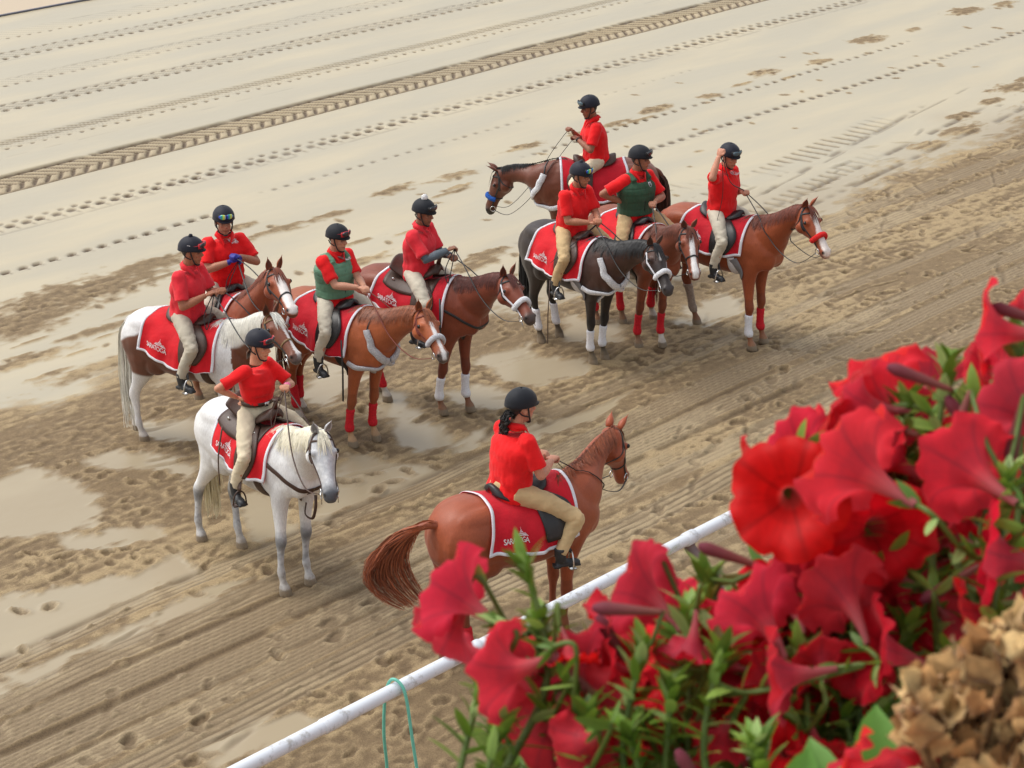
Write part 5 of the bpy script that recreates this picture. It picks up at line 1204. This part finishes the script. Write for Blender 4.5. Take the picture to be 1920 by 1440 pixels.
h, r = HZ['D'], RD['D']; g = Geo(); a = r.hand[-1]; b = r.hand[1]; g.tube(catmull([a, a+V3((.10, .04, -.35)), b+V3((-.02, -.05, .05)), b, b+V3((.05, -.02, -.05))], 24), .007, 6, flat=.5); g.tube(catmull([a, a+V3((.04, .0, -.5)), V3((.12, -.30, 1.5)), V3((.16, -.36, 1.2))], 24), .006, 6, flat=.5); g.obj('raised_rein', M['black_leather'], h.root)
def crop(k, a, b, label):
    h = HZ[k]; o = empty('riding_crop', h.obj_loc, h.hd); tag(o, label, 'riding crop', 'riding crops'); a, b = V3(a), V3(b); d = unit(b-a)
    g = Geo(); g.tube([a, a+(b-a)*.5, b], [.006, .005, .003], 8); g.obj('shaft', M['strap'], o); g = Geo(); g.tube([a-d*.06, a+d*.10], [.011, .010], 8); g.obj('grip', M['black_leather'], o)
crop('C', RD['C'].hand[-1]+V3((0, -.0, 0)), (.10, -.44, 1.25), 'thin dark riding crop held by the rider on the black horse')
h = HZ['C']; g = Geo(); g.tube([(.05, -.40, 1.02), (.05, -.43, .60), (.06, -.44, .25)], .008, 6, flat=.5); g.obj('hanging_strap', M['leather'], HZ['C'].saddle)
h = HZ['F']; g = Geo(); g.tube([(.47, -.36, 1.30), (.48, -.36, .95), (.47, -.36, .62)], .014, 6, flat=.3); g.obj('hanging_strap', M['black_leather'], h.saddle)
h = HZ['E']; g = Geo(); g.tube([(.47, -.36, 1.45), (.48, -.38, 1.1), (.47, -.38, .80)], .012, 6, flat=.3); g.obj('hanging_strap', M['black_leather'], h.saddle)
h = HZ['I']
g = Geo(); g.tube(catmull([(-.12, -.33, 1.50), (-.14, -.38, 1.2), (-.14, -.38, .92)], 10), .022, 6, flat=.25); g.obj('hanging_strap', M['leather'], h.saddle)
g = Geo(); g.tube(catmull([(.82, .0, 1.03), (.84, -.02, .92), (.80, -.03, .80), (.72, -.05, .82), (.70, -.02, .92)], 18), .016, 6, flat=.35); g.obj('tie_strap', M['leather'], h.root)
# ------------------------------------------------------------------ white running rail and its posts
rk = NT('white_rail_paint'); tc = rk.n('ShaderNodeTexCoord').outputs['Object']
rk.l(rk.mix(rk.ramp(rk.noise(9, 6, .7, tc), [(.54, (0, 0, 0)), (.68, (.75, .75, .75))]), (.68, .71, .76), lin(150, 144, 136)), rk.b.inputs['Base Color']); rk.b.inputs['Roughness'].default_value = .42; M['rail'] = rk.m
M['post'] = mat_simple('brown_post_paint', lin(112, 92, 88), .55, var=.15, scale=14)
M['hose'] = mat_simple('teal_hose', lin(104, 186, 166), .4, var=.1, scale=30)
rail = empty('running_rail', uw(10, 10.17)); tag(rail, 'long white tubular running rail on brown posts crossing the foreground', 'rail')
o_ = V3(uw(10, 10.17))
def rl(u, w_, z): return V3(uw(u, w_, z))-o_
RZ, RR = 1.10, .053
g = Geo(); g.tube([rl(u, 10.17, RZ) for u in np.linspace(3, 34, 60)], RR, 20); g.obj('rail_tube', M['rail'], rail)
for u in (5.4, 9.0, 12.62, 16.2, 19.8, 23.4):
    g = Geo(); g.tube([rl(u-.10, 10.17, RZ), rl(u-.095, 10.17, RZ), rl(u+.095, 10.17, RZ), rl(u+.10, 10.17, RZ)], [RR+.001, RR+.006, RR+.006, RR+.001], 20); g.obj('rail_sleeve', M['rail'], rail)
for u in (5.2, 7.85, 10.48, 13.13, 15.8, 18.4, 21.0, 23.7):
    g = Geo(); g.tube(catmull([rl(u, 10.17, RZ-.05), rl(u, 10.15, RZ-.10), rl(u, 10.02, RZ-.20), rl(u, 9.72, RZ-.52), rl(u, 9.55, RZ-.85), rl(u, 9.5, -.2)], 20), .05, 14); p = g.obj('post', M['post'], rail)
    g = Geo(); g.tube([rl(u-.06, 10.17, RZ), rl(u-.055, 10.17, RZ), rl(u+.055, 10.17, RZ), rl(u+.06, 10.17, RZ)], [RR+.001, RR+.009, RR+.009, RR+.001], 18); g.tube([rl(u, 10.17, RZ-.03), rl(u, 10.155, RZ-.12)], .036, 12); g.obj('bracket', M['rail'], p)
# hose looped over the rail
def near(px, py, d):        # a point seen at pixel (px, py) of the 1920 frame at distance d along the view axis
    f = LENS/36*1920; t = R(PITCH); x, y = (px-960)/f*d, -(py-720)/f*d
    return V3((x, d*cos(t)+y*sin(t), CAM_H-d*sin(t)+y*cos(t)))
hu = 9.62
def hz_(du, dw, z): return V3(uw(hu+du, 10.17+dw, z))
hp_ = catmull([hz_(.02, .15, .10), hz_(.03, .13, .35), hz_(-.02, .10, .7), hz_(-.01, .085, 1.02), hz_(.0, .03, 1.175), hz_(.02, -.05, 1.165), hz_(.03, -.10, 1.05), hz_(.03, -.16, .7), hz_(.05, -.22, .3), hz_(.1, -.3, .04), hz_(.5, -.9, .03), hz_(1.4, -1.0, .03), hz_(2.4, -1.5, .03)], 90)
g = Geo(); g.tube(hp_, .0125, 10); ho = g.obj('garden_hose', M['hose']); tag(ho, 'teal garden hose looped over the white rail with a black nozzle', 'hose')
g = Geo(); g.tube([hp_[0]+V3((0, 0, .03)), hp_[0]-V3((0, 0, .02)), hp_[0]-V3((0, 0, .10)), hp_[0]-V3((0, 0, .13))], [.024, .026, .020, .014], 12); g.obj('nozzle', M['strap'], ho)
# ------------------------------------------------------------------ paved apron, wire fence, cloth and chair glimpsed between the flowers
pv = NT('terracotta_pavers'); tc = pv.n('ShaderNodeTexCoord').outputs['Object']; br_ = pv.n('ShaderNodeTexBrick'); pv.l(tc, br_.inputs['Vector']); br_.inputs['Scale'].default_value = 5
br_.inputs['Color1'].default_value = (*lin(196, 132, 112), 1); br_.inputs['Color2'].default_value = (*lin(178, 112, 92), 1); br_.inputs['Mortar'].default_value = (*lin(170, 150, 135), 1); br_.inputs['Mortar Size'].default_value = .02
pv.l(br_.outputs[0], pv.b.inputs['Base Color']); pv.b.inputs['Roughness'].default_value = .8
pa = box_uw('path', -20, 60, -20, 7.75, -.05, .08, pv.m); tag(pa, kind='structure')
M['wire'] = mat_simple('galvanised_wire', lin(140, 140, 140), .45, metal=.6, bump=0)
fo = empty('wire_fence', uw(10, 8.2)); tag(fo, 'low galvanised diamond wire fence behind the petunias', 'fence')
fb = V3(uw(10, 8.2)); g = Geo()
for i in range(-70, 50):
    for sg in (-1, 1):
        a = 10+i*.09; g.tube([V3(uw(a, 8.2, .06))-fb, V3(uw(a+sg*1.1, 8.2, 1.16))-fb], .0022, 4)
g.obj('mesh', M['wire'], fo)
for u in np.arange(6, 15, 1.8): g = Geo(); g.tube([V3(uw(u, 8.2, 0))-fb, V3(uw(u, 8.2, 1.2))-fb], .022, 10); g.obj('post', M['wire'], fo)
g = Geo(); g.tube([V3(uw(4, 8.2, 1.17))-fb, V3(uw(15, 8.2, 1.17))-fb], .018, 8); g.obj('top_rail', M['wire'], fo)
ck = NT('patterned_cloth'); tc = ck.n('ShaderNodeTexCoord').outputs['Object']; ch = ck.n('ShaderNodeTexChecker'); ck.l(tc, ch.inputs[0]); ch.inputs['Scale'].default_value = 55
ck.l(ck.mix(ch.outputs[1], lin(226, 214, 226), ck.ramp(ck.noise(6, 2, .5, tc), [(.45, lin(190, 30, 60)), (.55, lin(190, 120, 170))])), ck.b.inputs['Base Color']); ck.b.inputs['Roughness'].default_value = .8
c0 = near(1490, 1170, 11.5); vv = []; n = 14
for i in range(n):
    for j in range(n):
        a, b = i/(n-1)-.5, j/(n-1); p = V3(uw(0, 0))+c0+V3((*(TU*a*.62), 0))+V3((*(TW*(-.05*b+.012*sin(a*30))), 0)); p[2] = c0[2]+.32-.62*b; vv.append(p)
co_ = mesh_obj('patterned_cloth', vv, [(i*n+j, i*n+j+1, (i+1)*n+j+1, (i+1)*n+j) for i in range(n-1) for j in range(n-1)], ck.m); co_.modifiers.new('t', 'SOLIDIFY').thickness = .006
tag(co_, 'white cloth with fine red and pink pattern glimpsed behind the petunias', 'cloth')
# ------------------------------------------------------------------ petunias in a trough on the balcony
def mat_petal():
    k = NT('petunia_petal'); a = k.n('ShaderNodeAttribute', attribute_name='Col'); ge = k.n('ShaderNodeNewGeometry')
    tc = k.n('ShaderNodeTexCoord').outputs['Object']; f = k.noise(60, 3, .5, tc)
    back = k.mix(.20, a.outputs['Color'], lin(250, 120, 150)); c = k.mix(ge.outputs['Backfacing'], back, a.outputs['Color'])
    c = k.mix(.35, c, k.ramp(f, [(.3, (.75, .7, .72)), (.7, (1.1, 1.1, 1.1))]), 'MULTIPLY')
    k.l(c, k.b.inputs['Base Color']); k.b.inputs['Roughness'].default_value = .55; k.b.inputs['Specular IOR Level'].default_value = .25; k.b.inputs['Sheen Weight'].default_value = .1
    tr = k.n('ShaderNodeBsdfTranslucent'); k.l(c, tr.inputs['Color']); ms = k.n('ShaderNodeMixShader'); ms.inputs[0].default_value = .5
    k.l(k.b.outputs[0], ms.inputs[1]); k.l(tr.outputs[0], ms.inputs[2]); k.l(ms.outputs[0], k.t.nodes['Material Output'].inputs['Surface']); return k.m
M['petal'] = mat_petal()
def mat_leaf():
    k = NT('petunia_leaf'); a = k.n('ShaderNodeAttribute', attribute_name='Col'); k.l(a.outputs['Color'], k.b.inputs['Base Color']); k.b.inputs['Roughness'].default_value = .5
    tr = k.n('ShaderNodeBsdfTranslucent'); k.l(a.outputs['Color'], tr.inputs['Color']); ms = k.n('ShaderNodeMixShader'); ms.inputs[0].default_value = .3
    k.l(k.b.outputs[0], ms.inputs[1]); k.l(tr.outputs[0], ms.inputs[2]); k.l(ms.outputs[0], k.t.nodes['Material Output'].inputs['Surface']); return k.m
M['leaf'] = mat_leaf()
def frame_z(d, tw=0.):
    d = unit(d); a = V3((0, 0, 1)) if abs(d[2]) < .9 else V3((1, 0, 0)); x = unit(np.cross(a, d)); y = np.cross(d, x)
    return np.stack([x*cos(tw)+y*sin(tw), -x*sin(tw)+y*cos(tw), d], 1)
def petunia(c, face, dia, parent, seed, col=None):
    """flower centre c (mouth), opening direction face, mouth diameter dia"""
    r_ = np.random.default_rng(seed); k = dia/.072; Mx = frame_z(face, r_.uniform(0, 6.28)); base = np.array(col or lin(240, 16, 32))*np.array((r_.uniform(.68, 1.05), r_.uniform(.4, 2.4), r_.uniform(.4, 2.4)))
    prof = catmull([(-.054, .0024), (-.042, .0036), (-.030, .0058), (-.020, .0092), (-.012, .0150), (-.005, .0235), (-.0015, .0320), (-.003, .0390)], 22); na = 60; rings = []; cols = []
    fold = r_.uniform(.15, .75); fa = r_.uniform(0, 6.28); bend = V3((r_.normal(), r_.normal(), 0))*.010; ruf = r_.uniform(.5, 1.2)
    for i, (z, r) in enumerate(prof):
        s = max(0, (i/21-.45)/.55); ring = []
        for a in np.linspace(0, 2*pi, na, endpoint=False):
            lobe = 1+s*s*(.04-.13*max(0, -cos(5*a))**9+.015*sin(3*a+seed)); rr = r*lobe*(1+.015*s*sin(11*a+seed))
            zz = z+s*s*(.0030*ruf*cos(5*a+.6)+.0036*ruf*sin(8*a+seed)*s*s+.0026*ruf*sin(15*a+seed*2)*s**3)-s*s*.010*fold*(.5+.5*cos(2*(a-fa)))+s**3*-.012*max(0, cos(a-fa*2))*fold
            bb = bend*(max(0, -z)/.06)**2; ring.append(c+Mx@(V3((rr*cos(a), rr*sin(a)*(1-.25*s*fold*.5), zz))+bb)*k)
            vein = min(1, abs(cos(2.5*a))**40*.55*(1-s*.4)+abs(cos(12.5*a))**8*.22*(1-s*.4)); cc = base*(1-vein*.55)
            if i < 9: cc = cc*(i/9)**1.5+np.array(lin(170, 104, 96))*(1-(i/9)**1.5)
            if 8 < i < 13: cc = cc*.8
            cols.append(cc*r_.uniform(.93, 1.05))
        rings.append(ring)
    g = Geo(); g.rings(rings, False); f = g.obj('flower', M['petal'], parent, True, np.array(cols))
    b = c+Mx@(V3((0, 0, -.052))+bend)*k; dz = Mx@V3((0, 0, 1)); gg = Geo(); gc = []
    for q in range(5):
        a = q*2*pi/5+r_.uniform(-.2, .2); o_ = Mx@V3((cos(a), sin(a), 0)); L = r_.uniform(.014, .022)*k
        leaf(gg, gc, b-dz*.003, unit(dz*1.0+o_*r_.uniform(.25, .8)), L, L*.16, np.array(lin(92, 128, 44)), o_)
    gg.obj('calyx', M['leaf'], f, True, np.array(gc)); return b, -dz
def leaf(g, cols, p, d, L, W, c, up, droop=.25):
    d = unit(d); s_ = unit(np.cross(d, up)); n_ = np.cross(s_, d); o = len(g.v); n = 5
    for i in range(n+1):
        t = i/n; w_ = W*sin(pi*min(1, .12+t*.88))**.8*(1 if i < n else .05); q = p+d*L*t-n_*droop*L*t*t*(1 if np.dot(n_, (0, 0, 1)) > 0 else -1)
        for e in (-1, 0, 1): g.v.append(tuple(q+s_*w_*e+n_*(.25*w_*abs(e)))); cols.append(c*(.82 if e == 0 else 1.)*(1+.15*t))
    for i in range(n):
        for e in range(2): a = o+i*3+e; g.f.append((a, a+1, a+4, a+3))
CF, CU, CR = V3((0, cos(R(PITCH)), -sin(R(PITCH)))), V3((0, sin(R(PITCH)), cos(R(PITCH)))), V3((1, 0, 0))
def vd(x, y, z): return unit(CR*x+CU*y+CF*z)       # right, up, away
FL = [ # px, py, distance, width px, facing (right, up, away)
 (838,1105,1.30,182,(-.75,.45,.45)),(832,1200,1.33,150,(-.6,-.75,.3)),(925,1262,1.26,185,(-.85,-.05,.4)),(1062,1225,1.30,165,(-.5,.65,.5)),(1178,1095,1.30,190,(-.8,.35,.45)),(1165,1175,1.33,150,(-.3,-.8,.4)),
 (1262,1110,1.36,110,(-.3,.8,.5)),(1385,905,1.33,165,(-.95,.0,.25)),(1478,935,1.22,215,(-.25,.1,-.95)),(1475,825,1.32,160,(-.5,.6,.6)),(1580,860,1.20,235,(-.6,.45,.65)),(1575,735,1.30,170,(-.75,.5,.1)),(1640,690,1.36,165,(-.35,.75,.5)),
 (1665,1000,1.24,200,(.1,-.15,-.95)),(1725,905,1.34,120,(.2,.5,-.5)),(1800,865,1.22,205,(-.35,.4,.8)),(1832,1040,1.20,215,(-.97,.1,.1)),(1800,1170,1.22,170,(-.9,-.2,.1)),(1622,1215,1.22,195,(-.97,.12,-.1)),(1565,1095,1.24,180,(-.45,.5,.7)),
 (1470,1095,1.30,170,(-.3,.6,.7)),(1400,1120,1.24,190,(-.5,.6,.55)),(1315,1165,1.30,140,(-.4,.6,.6)),(1255,1225,1.33,150,(-.2,.3,.8)),(1440,1270,1.20,170,(-.85,-.1,.25)),(1390,1235,1.34,110,(-.2,.2,-.8)),(1832,620,1.28,185,(-.93,.1,.2)),(1905,660,1.34,130,(.4,.6,.3)),
 (1885,745,1.24,185,(-.5,.5,.65)),(1745,690,1.40,110,(.1,.7,.6)),(1692,880,1.4,120,(-.2,.5,-.6)),(1520,1010,1.30,150,(-.6,-.3,.1)),(1655,1405,1.0,215,(-.2,.9,.2)),(1575,1440,1.0,170,(-.7,.4,.3)),(1090,1395,1.24,150,(-.4,-.2,.6)),(1010,1380,1.30,150,(-.3,-.5,.5)),
 (1185,1310,1.36,120,(-.2,.2,-.7)),(1345,1320,1.36,120,(-.2,.2,-.7)),(1110,1280,1.38,110,(0,.3,-.8)),(1475,1180,1.4,120,(-.1,.2,-.8)),(1905,850,1.36,130,(.2,.3,-.8)),(1895,985,1.36,120,(.2,.2,-.8)),(1745,1000,1.4,140,(0,0,-.9)),(1340,1395,1.25,110,(-.3,-.6,.3)),
 (1540,1040,1.38,120,(-.3,-.2,-.6)),(1705,1200,1.38,90,(-.1,.3,-.8)),(1275,1340,1.38,100,(.1,.2,-.8)),(1880,1080,1.3,120,(.3,.3,.5)),(1430,1340,1.36,100,(-.1,.1,-.8)),(1190,1420,1.3,110,(-.4,-.3,.5)),(1900,560,1.36,80,(-.6,.7,.2)),(1865,905,1.3,150,(-.6,-.5,.3)),(1530,940,1.38,130,(-.3,.4,.5)),(1240,1150,1.4,110,(-.2,.4,-.5)),(1480,1420,1.3,100,(-.3,-.3,.3)),
 (1145,1235,1.34,150,(-.4,.2,.8)),(975,1215,1.36,120,(-.2,.6,.5)),(1010,1320,1.33,140,(-.6,-.5,.4)),(1340,1240,1.30,130,(-.5,.1,.6)),(1500,1145,1.33,150,(-.1,-.2,.8)),(1585,965,1.33,150,(-.6,.2,.5)),(1440,1010,1.30,150,(-.5,-.6,.3)),(1700,960,1.32,150,(.3,.4,.6)),(1760,1085,1.33,150,(.2,-.2,-.8)),(1540,800,1.30,150,(-.7,.5,.2)),
 (1720,790,1.36,120,(0,.4,-.7)),(1850,820,1.33,150,(.3,.5,.5)),(1900,930,1.30,150,(-.2,-.3,.7)),(1550,1180,1.36,120,(-.1,.2,-.8)),(1680,1110,1.34,110,(-.2,-.2,-.7)),(1240,1265,1.34,120,(-.3,-.2,.7)),(1400,1300,1.30,130,(-.5,-.4,.4)),(1300,1230,1.36,120,(0,0,-.9)),(1120,1340,1.34,120,(-.2,-.6,.5)),(1865,680,1.36,120,(-.2,.4,-.7)),(1640,750,1.33,150,(-.3,.3,.8)),(1510,890,1.36,140,(-.5,.1,.5)),
 (1750,1230,1.3,120,(-.8,.0,.3)),(1340,1170,1.36,130,(-.2,-.3,-.8)),(950,1190,1.36,80,(-.3,.5,-.5)),(1090,1310,1.30,110,(-.6,.1,.5)),
]
_fr = np.random.default_rng(77)
for _ in range(52):
    px = _fr.uniform(1120, 1915); top = np.interp(px, [1100, 1300, 1420, 1500, 1600, 1750, 1930], [1240, 1200, 1010, 900, 800, 760, 640]); py = _fr.uniform(top, min(1400, top+430)); 
    FL.append((px, py, _fr.uniform(1.27, 1.38), _fr.uniform(115, 165), (_fr.uniform(-.8, .3), _fr.uniform(-.4, .7), _fr.uniform(-.9, .7))))
for _ in range(30):
    px = _fr.uniform(1000, 1640); py = _fr.uniform(1220, 1440)
    FL.append((px, py, _fr.uniform(1.22, 1.34), _fr.uniform(95, 135), (_fr.uniform(-.9, .2), _fr.uniform(-.5, .7), _fr.uniform(-.8, .6))))
TIPS = [(985,1065,1.30),(900,1295,1.28),(1205,1225,1.24),(1325,1085,1.30),(1290,1150,1.27),(1778,680,1.28),(1610,880,1.26),(1905,640,1.30),(1700,1180,1.26),(1500,1235,1.26),(1420,1400,1.15),(1100,1345,1.24),(1650,1320,1.24),(1880,1180,1.2),(1560,960,1.32),(1010,1180,1.31),(1700,760,1.31),(1885,900,1.2),(1450,1150,1.30),(1780,1240,1.22),(930,1380,1.26),(1260,1290,1.22),(1350,1230,1.22),(1720,1040,1.28),(1830,760,1.30),(1560,1260,1.26),(1180,1380,1.22),(1620,1040,1.30)]
PLN = [('red petunia with the two flowers farthest left, trailing over the trough', 0, 1130), ('red petunia in the middle of the trough, thick with flowers and leafy tips', 1130, 1460), ('tallest red petunia, filling the right side beside the dried brown flower head', 1460, 2400)]
trough = empty('flower_trough', (.22, 1.0, 8.32)); tag(trough, 'dark green trough holding the petunias on the balcony edge', 'planter')
M['trough'] = mat_simple('trough_green', lin(40, 58, 42), .5); M['soil'] = mat_simple('soil', (.03, .02, .014), .95, var=.5, scale=60, bump=.8)
def shell_box(x0, x1, y0, y1, z0, z1, t, nm, mat, par):
    g = Geo()
    for a, b, c, d in ((x0, x1, y0, y0+t), (x0, x1, y1-t, y1), (x0, x0+t, y0+t, y1-t), (x1-t, x1, y0+t, y1-t)): g.box(((a+b)/2, (c+d)/2, (z0+z1)/2), ((b-a)/2, (d-c)/2, (z1-z0)/2))
    g.box(((x0+x1)/2, (y0+y1)/2, z0+t/2), ((x1-x0)/2-t-.001, (y1-y0)/2-t-.001, t/2)); return g.obj(nm, mat, par, smooth=False)
shell_box(-.34, .34, -.11, .11, -.10, .13, .012, 'box', M['trough'], trough)
g = Geo(); g.box((0, 0, .07), (.326, .096, .03)); g.obj('soil', M['soil'], trough, smooth=False)
lg = box_uw  # balcony parapet under the trough
pb = mesh_obj('balcony_parapet', [(x, y, z) for z in (8.0, 8.219) for x, y in ((-3, .82), (3, .82), (3, 1.2), (-3, 1.2))], [(3, 2, 1, 0), (4, 5, 6, 7), (0, 1, 5, 4), (1, 2, 6, 5), (2, 3, 7, 6), (3, 0, 4, 7)], mat_simple('painted_wood', (.6, .58, .54), .6), smooth=False)
tag(pb, 'white painted balcony parapet carrying the flower trough', 'parapet')
gr_ = np.random.default_rng(21)
GREENS = [lin(104, 138, 44), lin(124, 160, 58), lin(146, 178, 82), lin(90, 122, 40), lin(156, 184, 108)]
for (lab, x0, x1) in PLN:
    tips = [t for t in TIPS if x0 <= t[0] < x1]; fls = [f for f in FL if x0 <= f[0] < x1]
    bx = np.clip((np.mean([t[0] for t in tips])-960)/4034*1.1, -.08, .36); root = empty('petunia_plant', (0, 0, 0)); root.location = (float(bx), 1.0, 8.42); ro_ = V3(root.location)
    tag(root, lab, 'petunia plant', 'red petunias in the trough')
    stems = []
    sg = Geo(); sc = []; lf = Geo(); lc = []
    for t in tips:
        tip = near(*t)-ro_; b = V3((np.clip(tip[0]*.6+gr_.normal(0, .02), -.16, .16), gr_.uniform(-.05, .05), 0)); m1 = b*.6+tip*.4+V3((gr_.normal(0, .015), 0, -.01)); m2 = b*.2+tip*.8-vd(.1, 1, 0)*.02+V3((gr_.normal(0, .008), 0, 0))
        P = catmull([b, m1, m2, tip], 40); stems.append(P); o = len(sg.v); sg.tube(P, [.0036, .003, .0024, .0016], 7); sc += [np.array(lin(96, 118, 50))]*(len(sg.v)-o)
        for i in range(6, 40):
            for q in range(1 if i < 30 else 2 if i < 36 else 4):
                a = i*2.4+q*1.7; T = unit(P[min(i+1, 39)]-P[max(i-1, 0)]); F = frame_z(T, a); out = F[:, 0]; L = gr_.uniform(.016, .030)*(1 if i < 34 else .85)
                leaf(lf, lc, P[i], unit(out*(.9 if i < 34 else .55)+T*(.5 if i < 34 else 1.0)), L, L*gr_.uniform(.13, .2), np.array(GREENS[gr_.integers(5)])*gr_.uniform(.8, 1.15), T, gr_.uniform(0, .45))
    allp = np.concatenate(stems)
    for f in fls:
        px, py, d, wd, fc = f; dia = wd/4034*d; c = near(px, py, d)-ro_; b, dr = petunia(c, vd(*fc), dia*1.0, root, int(px*7+py))
        dd = np.linalg.norm(allp-b-V3((0, 0, -.03)), axis=1); j = int(np.argmin(dd)); tgt = allp[j]
        P = catmull([b-dr*.0, b+dr*.015, b*.35+tgt*.65+V3((0, 0, -.01)), tgt], 16); o = len(sg.v); sg.tube(P, [.0018, .0016, .0018], 6); sc += [np.array(lin(104, 124, 54))]*(len(sg.v)-o)
        for q in range(4):
            i = gr_.integers(3, 15); L = gr_.uniform(.015, .026); leaf(lf, lc, P[i], unit(gr_.normal(size=3)+CU*.5), L, L*.16, np.array(GREENS[gr_.integers(5)]), unit(gr_.normal(size=3)), .2)
    # shorter leafy shoots and blades filling the plant's base
    for q in range(130 if x0 > 1400 else 36 if x0 else 12):
        px = gr_.uniform(max(x0, 930)+0, min(x1, 1930)); top = np.interp(px, [900, 1100, 1300, 1500, 1600, 1750, 1930], [1390, 1300, 1190, 1060, 930, 800, 700]); py = gr_.uniform(top, 1500)
        p = near(px, py, gr_.uniform(1.36, 1.52))-ro_
        for e in range(5):
            L = gr_.uniform(.02, .042); leaf(lf, lc, p+gr_.normal(0, .006, 3), unit(gr_.normal(size=3)+CU*.7), L, L*gr_.uniform(.14, .26), np.array(GREENS[gr_.integers(4)])*gr_.uniform(.6, 1.05), unit(gr_.normal(size=3)), .35)
    sg.obj('stems', M['leaf'], root, True, np.array(sc)); lf.obj('foliage', M['leaf'], root, True, np.array(lc))
    # wilted dark buds
    BD = [b_ for b_ in [(1150,1142,1.22,(-1,.05,.1)),(1700,700,1.26,(-.8,.3,.1)),(1345,1035,1.27,(-.9,.3,.1)),(1760,1108,1.25,(-.8,-.5,.0)),(1140,1185,1.3,(-.5,.8,0)),(1895,585,1.28,(-.9,.3,0)),(1795,775,1.26,(-.5,.8,0)),(1050,1245,1.26,(-.7,.6,0)),(1290,1440,1.2,(-.3,.5,0)),(1790,820,1.22,(-.3,-.9,0)),(1900,830,1.22,(-.2,-.9,0)),(1640,790,1.28,(-.9,.3,.2))] if x0 <= b_[0] < x1]
    for px, py, d, dr in BD:
        p = near(px, py, d)-ro_; v = vd(*dr); g = Geo(); P = catmull([p+v*.012, p+v*.006, p-v*.006, p-v*.018, p-v*.028], 14); g.tube(P, [.0016, .0042, .0034, .0024, .0015], 10)
        tt = np.repeat(np.linspace(0, 1, 14), 10)[:, None]; cc = np.array(lin(92, 26, 50))*(1-tt)+np.array(lin(130, 100, 64))*tt; g.obj('wilted_bud', M['petal'], root, True, cc)
        tgt = allp[int(np.argmin(np.linalg.norm(allp-P[-1], axis=1)))]; g = Geo(); g.tube([P[-1], P[-1]*.5+tgt*.5-V3((0, 0, .006)), tgt], .0015, 6); g.obj('bud_stalk', M['leaf'], root, True, np.tile(lin(100, 120, 56), (len(g.v), 1)))
# broad leaves low in front
bl = empty('broad_leaf_seedling', near(1700, 1520, 1.05)); tag(bl, 'broad bright green leaves low in front of the dried flower head', 'plant'); bo = V3(bl.location)
for px, py, L, dx in ((1640,1390,.05,.1),(1000,1432,.05,-.3),(1480,1432,.04,.4),(1560,1450,.05,-.2),(1200,1438,.04,.5),(1780,1440,.03,.2)):
    if px < 1400: continue
    g = Geo(); c_ = []; p = near(px, py+90, 1.06)-bo; leaf(g, c_, p, vd(dx, 1, .2), L*.85, L*.24, np.array(lin(92, 140, 48)), vd(0, .2, -1), .3); g.obj('leaf', M['leaf'], bl, True, np.array(c_))
    g = Geo(); g.tube([V3((0, 0, -.02)), p*.6+V3((0, 0, -.02)), p], .0018, 6); g.obj('stalk', M['leaf'], bl, True, np.tile(lin(90, 120, 50), (len(g.v), 1)))
# dried brown flower head
dh = empty('dried_flower_head', near(1830, 1560, 1.0)); tag(dh, 'large curled dry brown flower head in the bottom right corner', 'dried flower'); do_ = V3(dh.location)
M['dry'] = mat_coat('dry_petals', .85)
for q in range(230):
    for _ in range(60):
        px, py = gr_.uniform(1700, 1960), gr_.uniform(1140, 1490)
        if py > np.interp(px, [1690, 1730, 1800, 1850, 1960], [1300, 1270, 1240, 1170, 1150]): break
    p = near(px, py, gr_.uniform(.96, 1.06))-do_; r = gr_.uniform(.004, .0085); g = Geo(); ax_ = frame_z(unit(gr_.normal(size=3)+CU), gr_.uniform(0, 6)); rg = []
    for i in range(9):
        t = i/8; rr = r*(.22+1.15*t**1.4-.25*t**4); rg.append([p+ax_@V3((rr*(1+.3*sin(3*a+q+t*3)+.16*sin(7*a+q)+.1*sin(11*a+t*9))*cos(a), rr*(1+.22*sin(4*a+q*2))*sin(a), r*(1.7*t-1.0)+.55*r*sin(3*a+q)*t*t+.25*r*sin(8*a+q*3)*t*t)) for a in np.linspace(0, 2*pi, 18, endpoint=False)])
    g.rings(rg, False); tone = gr_.uniform(0, 1); c = np.array(lin(172, 120, 68))*(1-tone)+np.array(lin(212, 180, 124))*tone; cc = np.repeat(np.linspace(.55, 1.1, 9), 18)[:, None]*c*gr_.uniform(.7, 1.15, (162, 1)); g.obj('dry_floret', M['dry'], dh, True, cc)
    if q % 4 == 0: g = Geo(); g.tube(catmull([V3((0, 0, -.01)), p*.5+V3((0, -.0, -.01)), p-ax_[:, 2]*r], 8), .0016, 6); g.obj('dry_stalk', M['dry'], dh, True, np.tile(lin(140, 104, 62), (len(g.v), 1)))
